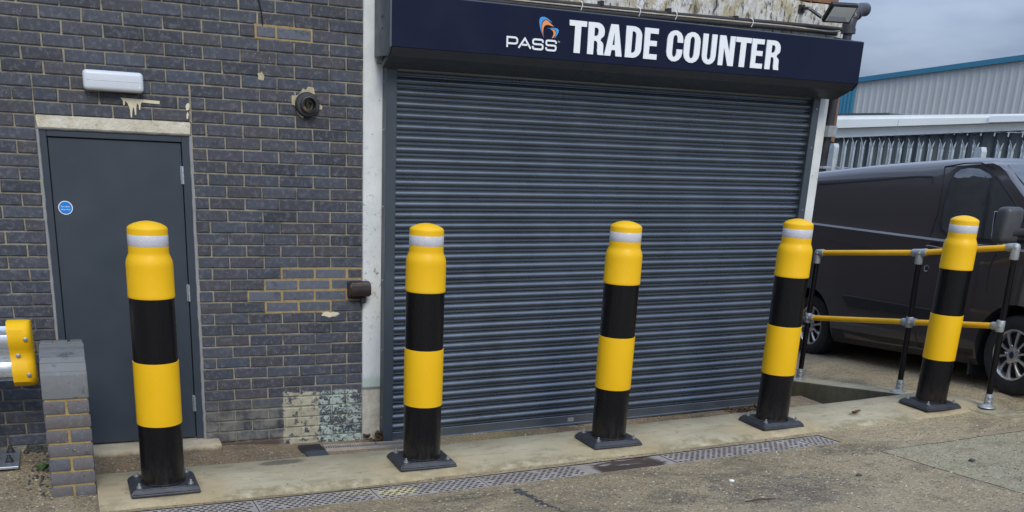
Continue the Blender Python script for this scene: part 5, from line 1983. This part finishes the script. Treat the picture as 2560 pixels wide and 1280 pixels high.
for i in range(nr):
    u0 = -3 + i * 0.2
    pts = [(u0, 0.10), (u0 + .05, 0.06), (u0 + .13, 0.06), (u0 + .18, 0.10)]
    for (a, da), (b2, db) in zip(pts[:-1], pts[1:]):
        mb.add([lbp(a, da, -0.3), lbp(b2, db, -0.3), lbp(b2, db, 2.52 + .02 * min(max(a, 0), 4)), lbp(a, da, 2.52 + .02 * min(max(a, 0), 4))], [[0, 1, 2, 3]])
    mb.add([lbp(u0 + .18, .10, -0.3), lbp(u0 + .2, .10, -0.3), lbp(u0 + .2, .10, 2.52), lbp(u0 + .18, .10, 2.52)], [[0, 1, 2, 3]])
mb.build('cladding', M['dark_clad'], lb)
def lband(mb, u0, u1, d0, d1, lo, hi, n_=1):
    zl = lambda u: lo[0] + (lo[1] - lo[0]) * max(-1, min(u, 5)) / 3
    zh = lambda u: hi[0] + (hi[1] - hi[0]) * max(-1, min(u, 5)) / 3
    vs = [lbp(u, d, (zl, zh)[k](u)) for k in (0, 1) for d in (d0, d1) for u in (u0, u1)]
    mb.add(vs, [[0, 1, 3, 2], [4, 5, 7, 6], [0, 1, 5, 4], [2, 3, 7, 6], [0, 2, 6, 4], [1, 3, 7, 5]])
mb = MB()
lband(mb, -1, 5, 0.0, 0.3, (2.405, 2.612), (2.548, 2.716))
mb.build('fascia', M['white_fascia'], lb)
mb = MB()
lband(mb, -1, 1.15, -0.10, 0.5, (2.553, 2.722), (2.690, 2.79))
mb.build('fascia', M['white_fascia'], lb)
mb = MB()
lband(mb, 1.16, 5, -0.10, 0.5, (2.553, 2.722), (2.690, 2.79))
mb.build('fascia', M['white_fascia'], lb)
mb = MB()
lband(mb, -1, 5, -0.04, 0.9, (2.692, 2.793), (2.752, 2.838))
mb.build('roof_edge', M['white_fascia'], lb)
mb = MB()
lband(mb, -1, 0.95, -0.02, 0.6, (2.757, 2.845), (2.79, 2.872))
mb.build('roof_flashing', M['dark_clad'], lb)
mb = MB()
lband(mb, 2.55, 3.6, -0.125, -0.101, (2.575, 2.730), (2.70, 2.81))
mb.build('fascia_patch', M['letter'], lb)
mb = MB()
for i in range(22):
    u_ = -0.5 + i * 0.2
    z_ = 2.405 + (2.612 - 2.405) * u_ / 3
    lbox(mb, u_, u_ + .06, -0.01, 0.1, z_ - .018, z_ - .0005)
mb.build('fascia_drip', M['dark_clad'], lb)

# ------------------------------------------------------------------ far warehouse
wh_ = thing('warehouse', 'large pale grey ribbed warehouse with teal roof trim in the distance', 'building')
A0, A1 = Vector((24.0, 24.2, 0)), Vector((26.6, 11.2, 0))
wd = (A1 - A0).normalized()
wn = Vector((-wd.y, wd.x, 0))
if wn.x < 0:
    wn = -wn
WL = (A1 - A0).length
def wtop(u):
    return 4.66 + (5.90 - 4.66) * u / WL
def wp(u, d, z):
    return A0 + wd * u + wn * d + Vector((0, 0, z))
mb = MB()
nr = int(WL / 0.25)
u_teal = 1.70
for i in range(nr):
    u0 = i * 0.25
    for a, b2, da, db in ((0, .04, 0, -.018), (.04, .09, -.018, -.018), (.09, .13, -.018, 0), (.13, .25, 0, 0)):
        ua, ub = u0 + a, u0 + b2
        if ub < u_teal:
            continue
        mb.add([wp(ua, da, 0), wp(ub, db, 0), wp(ub, db, wtop(ub) - .1), wp(ua, da, wtop(ua) - .1)], [[0, 1, 2, 3]])
mb.build('ribbed_cladding', M['clad'], wh_)
mb = MB()
for i in range(18):
    u0 = -1.2 + i * 0.16
    for a, b2, da, db in ((0, .05, -.03, -.06), (.05, .10, -.06, -.06), (.10, .16, -.06, -.03)):
        ua, ub = u0 + a, u0 + b2
        mb.add([wp(ua, da, 0), wp(ub, db, 0), wp(ub, db, wtop(ub) - .1), wp(ua, da, wtop(ua) - .1)], [[0, 1, 2, 3]])
mb.build('teal_panel', M['teal'], wh_)
mb = MB()
for ua, ub in ((-1.3, WL),):
    za, zb = wtop(ua), wtop(ub)
    vs = [wp(ua, -0.12, za - .16), wp(ub, -.12, zb - .16), wp(ub, -.12, zb), wp(ua, -.12, za), wp(ua, 0.3, za - .16), wp(ub, .3, zb - .16), wp(ub, .3, zb + .02), wp(ua, .3, za + .02)]
    mb.add(vs, [[0, 1, 2, 3], [3, 2, 6, 7], [0, 1, 5, 4], [0, 3, 7, 4], [1, 2, 6, 5]])
mb.build('roof_trim', M['teal'], wh_)
mb = MB()
vs = [wp(-1.2, 0.05, 0), wp(WL, .05, 0), wp(WL, .05, wtop(WL) - .1), wp(-1.2, .05, wtop(-1.2) - .1), wp(-1.2, 18, 0), wp(WL, 18, 0), wp(WL, 18, wtop(WL) - .1), wp(-1.2, 18, wtop(-1.2) - .1)]
mb.add(vs, [[0, 1, 2, 3], [4, 5, 6, 7], [3, 2, 6, 7], [0, 3, 7, 4], [1, 2, 6, 5]])
mb.build('body', M['clad'], wh_)

# ------------------------------------------------------------------ small things on the ground
def leaf_mesh(seed):
    rr = random.Random(seed)
    mb = MB()
    n_ = 6
    vs = []
    curl = 0.012 + rr.random() * .012
    for i in range(n_):
        t = i / (n_ - 1)
        wv = 0.022 * math.sin(math.pi * min(1, t * .93 + .05)) * (0.7 + .6 * rr.random())
        for s in (-1, 0, 1):
            vs.append((t * 0.07 - 0.035, s * wv, 0.004 + curl * (abs(s) * .9 + (t - .5) ** 2 * 2.5) + rr.random() * .003))
    mb.add(vs, [[i * 3 + j, (i + 1) * 3 + j, (i + 1) * 3 + j + 1, i * 3 + j + 1] for i in range(n_ - 1) for j in range(2)])
    mb.tube([(-0.035, 0, .004), (-0.055, .004, .008)], 0.0012, 4)
    return mb.mesh('dead_leaf', M['leaf'])
lm = [leaf_mesh(s) for s in range(4)]
for i in range(14):
    o = link('dead_leaf', lm[i % 4])
    x_, y_ = 0.02 + rnd.random() * .13, -0.03 - rnd.random() * .14
    o.location = (x_, y_, A(x_, y_) + 0.004 + rnd.random() * .035 * (1 if y_ > -.09 else 0))
    o.rotation_euler = (rnd.random() * .8 - .4, rnd.random() * .8 - .4, rnd.random() * 6.3)
    s_ = .6 + rnd.random() * .5
    o.scale = (s_, s_, s_)
    tag(o, 'curled dead brown leaf in the heap at the foot of the white pillar', 'leaf', 'dead leaves at the white pillar')
for i in range(16):
    o = link('dead_leaf', lm[i % 4])
    x_, y_ = 3.15 + rnd.random() * .62, 0.02 - rnd.random() * .10
    o.location = (x_, y_, A(x_, y_) + .004 + rnd.random() * .015)
    o.rotation_euler = (rnd.random() * .8 - .4, rnd.random() * .8 - .4, rnd.random() * 6.3)
    s_ = .6 + rnd.random() * .6
    o.scale = (s_, s_, s_)
    tag(o, 'dead brown leaf lying along the right foot of the shutter', 'leaf', 'dead leaves at the shutter foot')
o = link('dead_leaf', lm[1], None, (3.72, -1.02, K(3.72) + .004))
o.rotation_euler = (0, 0, .3)
o.scale = (1.6, 1.3, 1.2)
tag(o, 'single dark dead leaf on the concrete kerb between the last two bollards', 'leaf')
wd_ = thing('weed', 'small green weed growing at the foot of the brick pier', 'plant', (-2.12, -0.52, 0.07))
for i in range(9):
    mb = MB()
    a = rnd.random() * 6.28
    l_ = 0.03 + rnd.random() * .03
    c_, s_ = math.cos(a), math.sin(a)
    hz = 0.02 + rnd.random() * .05
    mb.add([(0, 0, 0), (c_ * l_ * .6 - s_ * .012, s_ * l_ * .6 + c_ * .012, hz), (c_ * l_, s_ * l_, hz * .8), (c_ * l_ * .6 + s_ * .012, s_ * l_ * .6 - c_ * .012, hz)], [[0, 1, 2], [0, 2, 3]])
    mb.build('leaf', M['weed'], wd_)
mb = MB()
mb.tube([(1.59, -2.46, hy(1.59, -2.46) + .006), (1.69, -2.462, hy(1.69, -2.462) + .009), (1.79, -2.485, hy(1.79, -2.485) + .006)], [0.0035, 0.0042, 0.0025], 6)
tag(mb.build('twig', M['leaf'], smooth=60), 'thin dark twig lying on the concrete near the bottom edge', 'twig')
for x_, y_, r_, lab in ((3.52, -2.33, 0.020, 'dark clod of dirt on the grey slab at the right'), (2.59, -2.29, 0.018, 'dark clod of dirt on brown concrete left of the slab joint'), (1.78, -2.07, 0.015, 'whitish pebble on the dark stained patch of concrete')):
    tb = bmesh.new()
    bmesh.ops.create_icosphere(tb, subdivisions=2, radius=r_)
    for v in tb.verts:
        v.co *= 0.75 + 0.5 * mnoise.noise(v.co * 60 + Vector((x_, y_, 0)))+ .2
    mb = MB()
    mb.merge(tb, Matrix.Diagonal((1.3, 1, .6, 1)))
    o = mb.build('pebble' if 'pebble' in lab else 'dirt_clod', M['letter'] if 'pebble' in lab else M['debris'], None, 50, None, (x_, y_, hy(x_, y_) + r_ * .35))
    tag(o, lab, 'pebble' if 'pebble' in lab else 'dirt clod')
# crack in the yard filled with dark bitumen lumps
mb = MB()
for i in range(95):
    t = rnd.random()
    wd0 = 0.035 * (1 - 0.75 * t)
    x_ = 0.495 + 0.055 * t + 0.025 * mnoise.noise((t * 6, 1, 1)) + rnd.gauss(0, .4) * wd0
    y_ = -1.67 - 0.78 * t
    r_ = (0.006 + rnd.random() * .015) * (1 - .5 * t)
    tb = bmesh.new()
    bmesh.ops.create_icosphere(tb, subdivisions=1, radius=r_)
    for v in tb.verts:
        v.co *= 0.6 + rnd.random() * .8
    mb.merge(tb, Matrix.Translation((x_, y_, hy(x_, y_) - .001)) @ Matrix.Rotation(rnd.random() * 3, 4, 'Z') @ Matrix.Diagonal((0.9, 1.9, .3, 1)))
tag(mb.build('crack_filler', M['debris'], smooth=30), kind='stuff')
# debris left of the pier
mb = MB()
for i in range(90):
    x_, y_ = -2.09 - abs(rnd.gauss(0, .05)), -0.95 + rnd.random() * .9
    r_ = 0.003 + rnd.random() * .008
    tb = bmesh.new()
    bmesh.ops.create_icosphere(tb, subdivisions=1, radius=r_)
    for v in tb.verts:
        v.co *= 0.7 + rnd.random() * .6
    mb.merge(tb, Matrix.Translation((x_, y_, H(x_, y_) + r_ * .3)))
for i in range(60):
    x_, y_ = -2.08 - rnd.random() * .14, -0.03 - rnd.random() * .12
    r_ = 0.005 + rnd.random() * .014
    tb = bmesh.new()
    bmesh.ops.create_icosphere(tb, subdivisions=1, radius=r_)
    for v in tb.verts:
        v.co *= 0.7 + rnd.random() * .6
    mb.merge(tb, Matrix.Translation((x_, y_, H(x_, y_) + r_ * .4)) @ Matrix.Diagonal((1, 1, .8, 1)))
tag(mb.build('debris', M['debris'], smooth=30), kind='stuff')
# loose grit over the yard, apron and kerb
mb = MB()
base = [(1, 0, 0), (-.5, .87, 0), (-.5, -.87, 0), (0.1, 0, .8)]
def pebble(x_, y_, z_, r_):
    a = rnd.random() * 6.28
    c_, s_ = math.cos(a), math.sin(a)
    q = [(x_ + r_ * (u * c_ - v * s_) * (0.8 + .5 * rnd.random()), y_ + r_ * (u * s_ + v * c_) * (.7 + .4 * rnd.random()), z_ + r_ * w_ * .7) for u, v, w_ in ((1, .1, 0), (.2, 1, 0), (-.9, .5, 0), (-.8, -.6, 0), (.3, -1, 0), (.35, .3, .8), (-.4, .1, .9), (.1, -.4, .7))]
    mb.add(q, [[0, 1, 5], [1, 2, 6, 5], [2, 3, 6], [3, 4, 7, 6], [4, 0, 5, 7], [5, 6, 7]])
for i in range(10000):
    x_ = -2.5 + rnd.random() * 8.5
    y_ = -1.56 - 2.0 * rnd.random() ** 1.2
    pebble(x_, y_, hy(x_, y_) - .0008, 0.0022 + 0.0070 * rnd.random() ** 3)
for i in range(700):
    x_, y_ = -2.55 + rnd.random() * .5, -1.2 + rnd.random() * 1.15
    pebble(x_, y_, hy(x_, y_), 0.002 + 0.006 * rnd.random() ** 3)
for i in range(900):
    x_, y_ = -1.8 + rnd.random() * 5.5, -0.15 - rnd.random() * .5
    pebble(x_, y_, A(x_, y_), 0.0015 + 0.005 * rnd.random() ** 3)
for i in range(500):
    x_ = -1.8 + rnd.random() * 6.3
    y_ = -1.23 + rnd.random() ** 2 * .5
    pebble(x_, y_, K(x_) - (0.02 if y_ < -1.17 else 0), 0.0015 + 0.004 * rnd.random() ** 3)
for i in range(1500):
    u = rnd.random() * 2.2
    y_ = -1.6 + rnd.random() * 3.4
    x_ = flank_x(y_) + .16 + u
    pebble(x_, y_, hy(x_, y_), 0.002 + 0.007 * rnd.random() ** 3)
tag(mb.build('grit', M['grit']), kind='stuff')
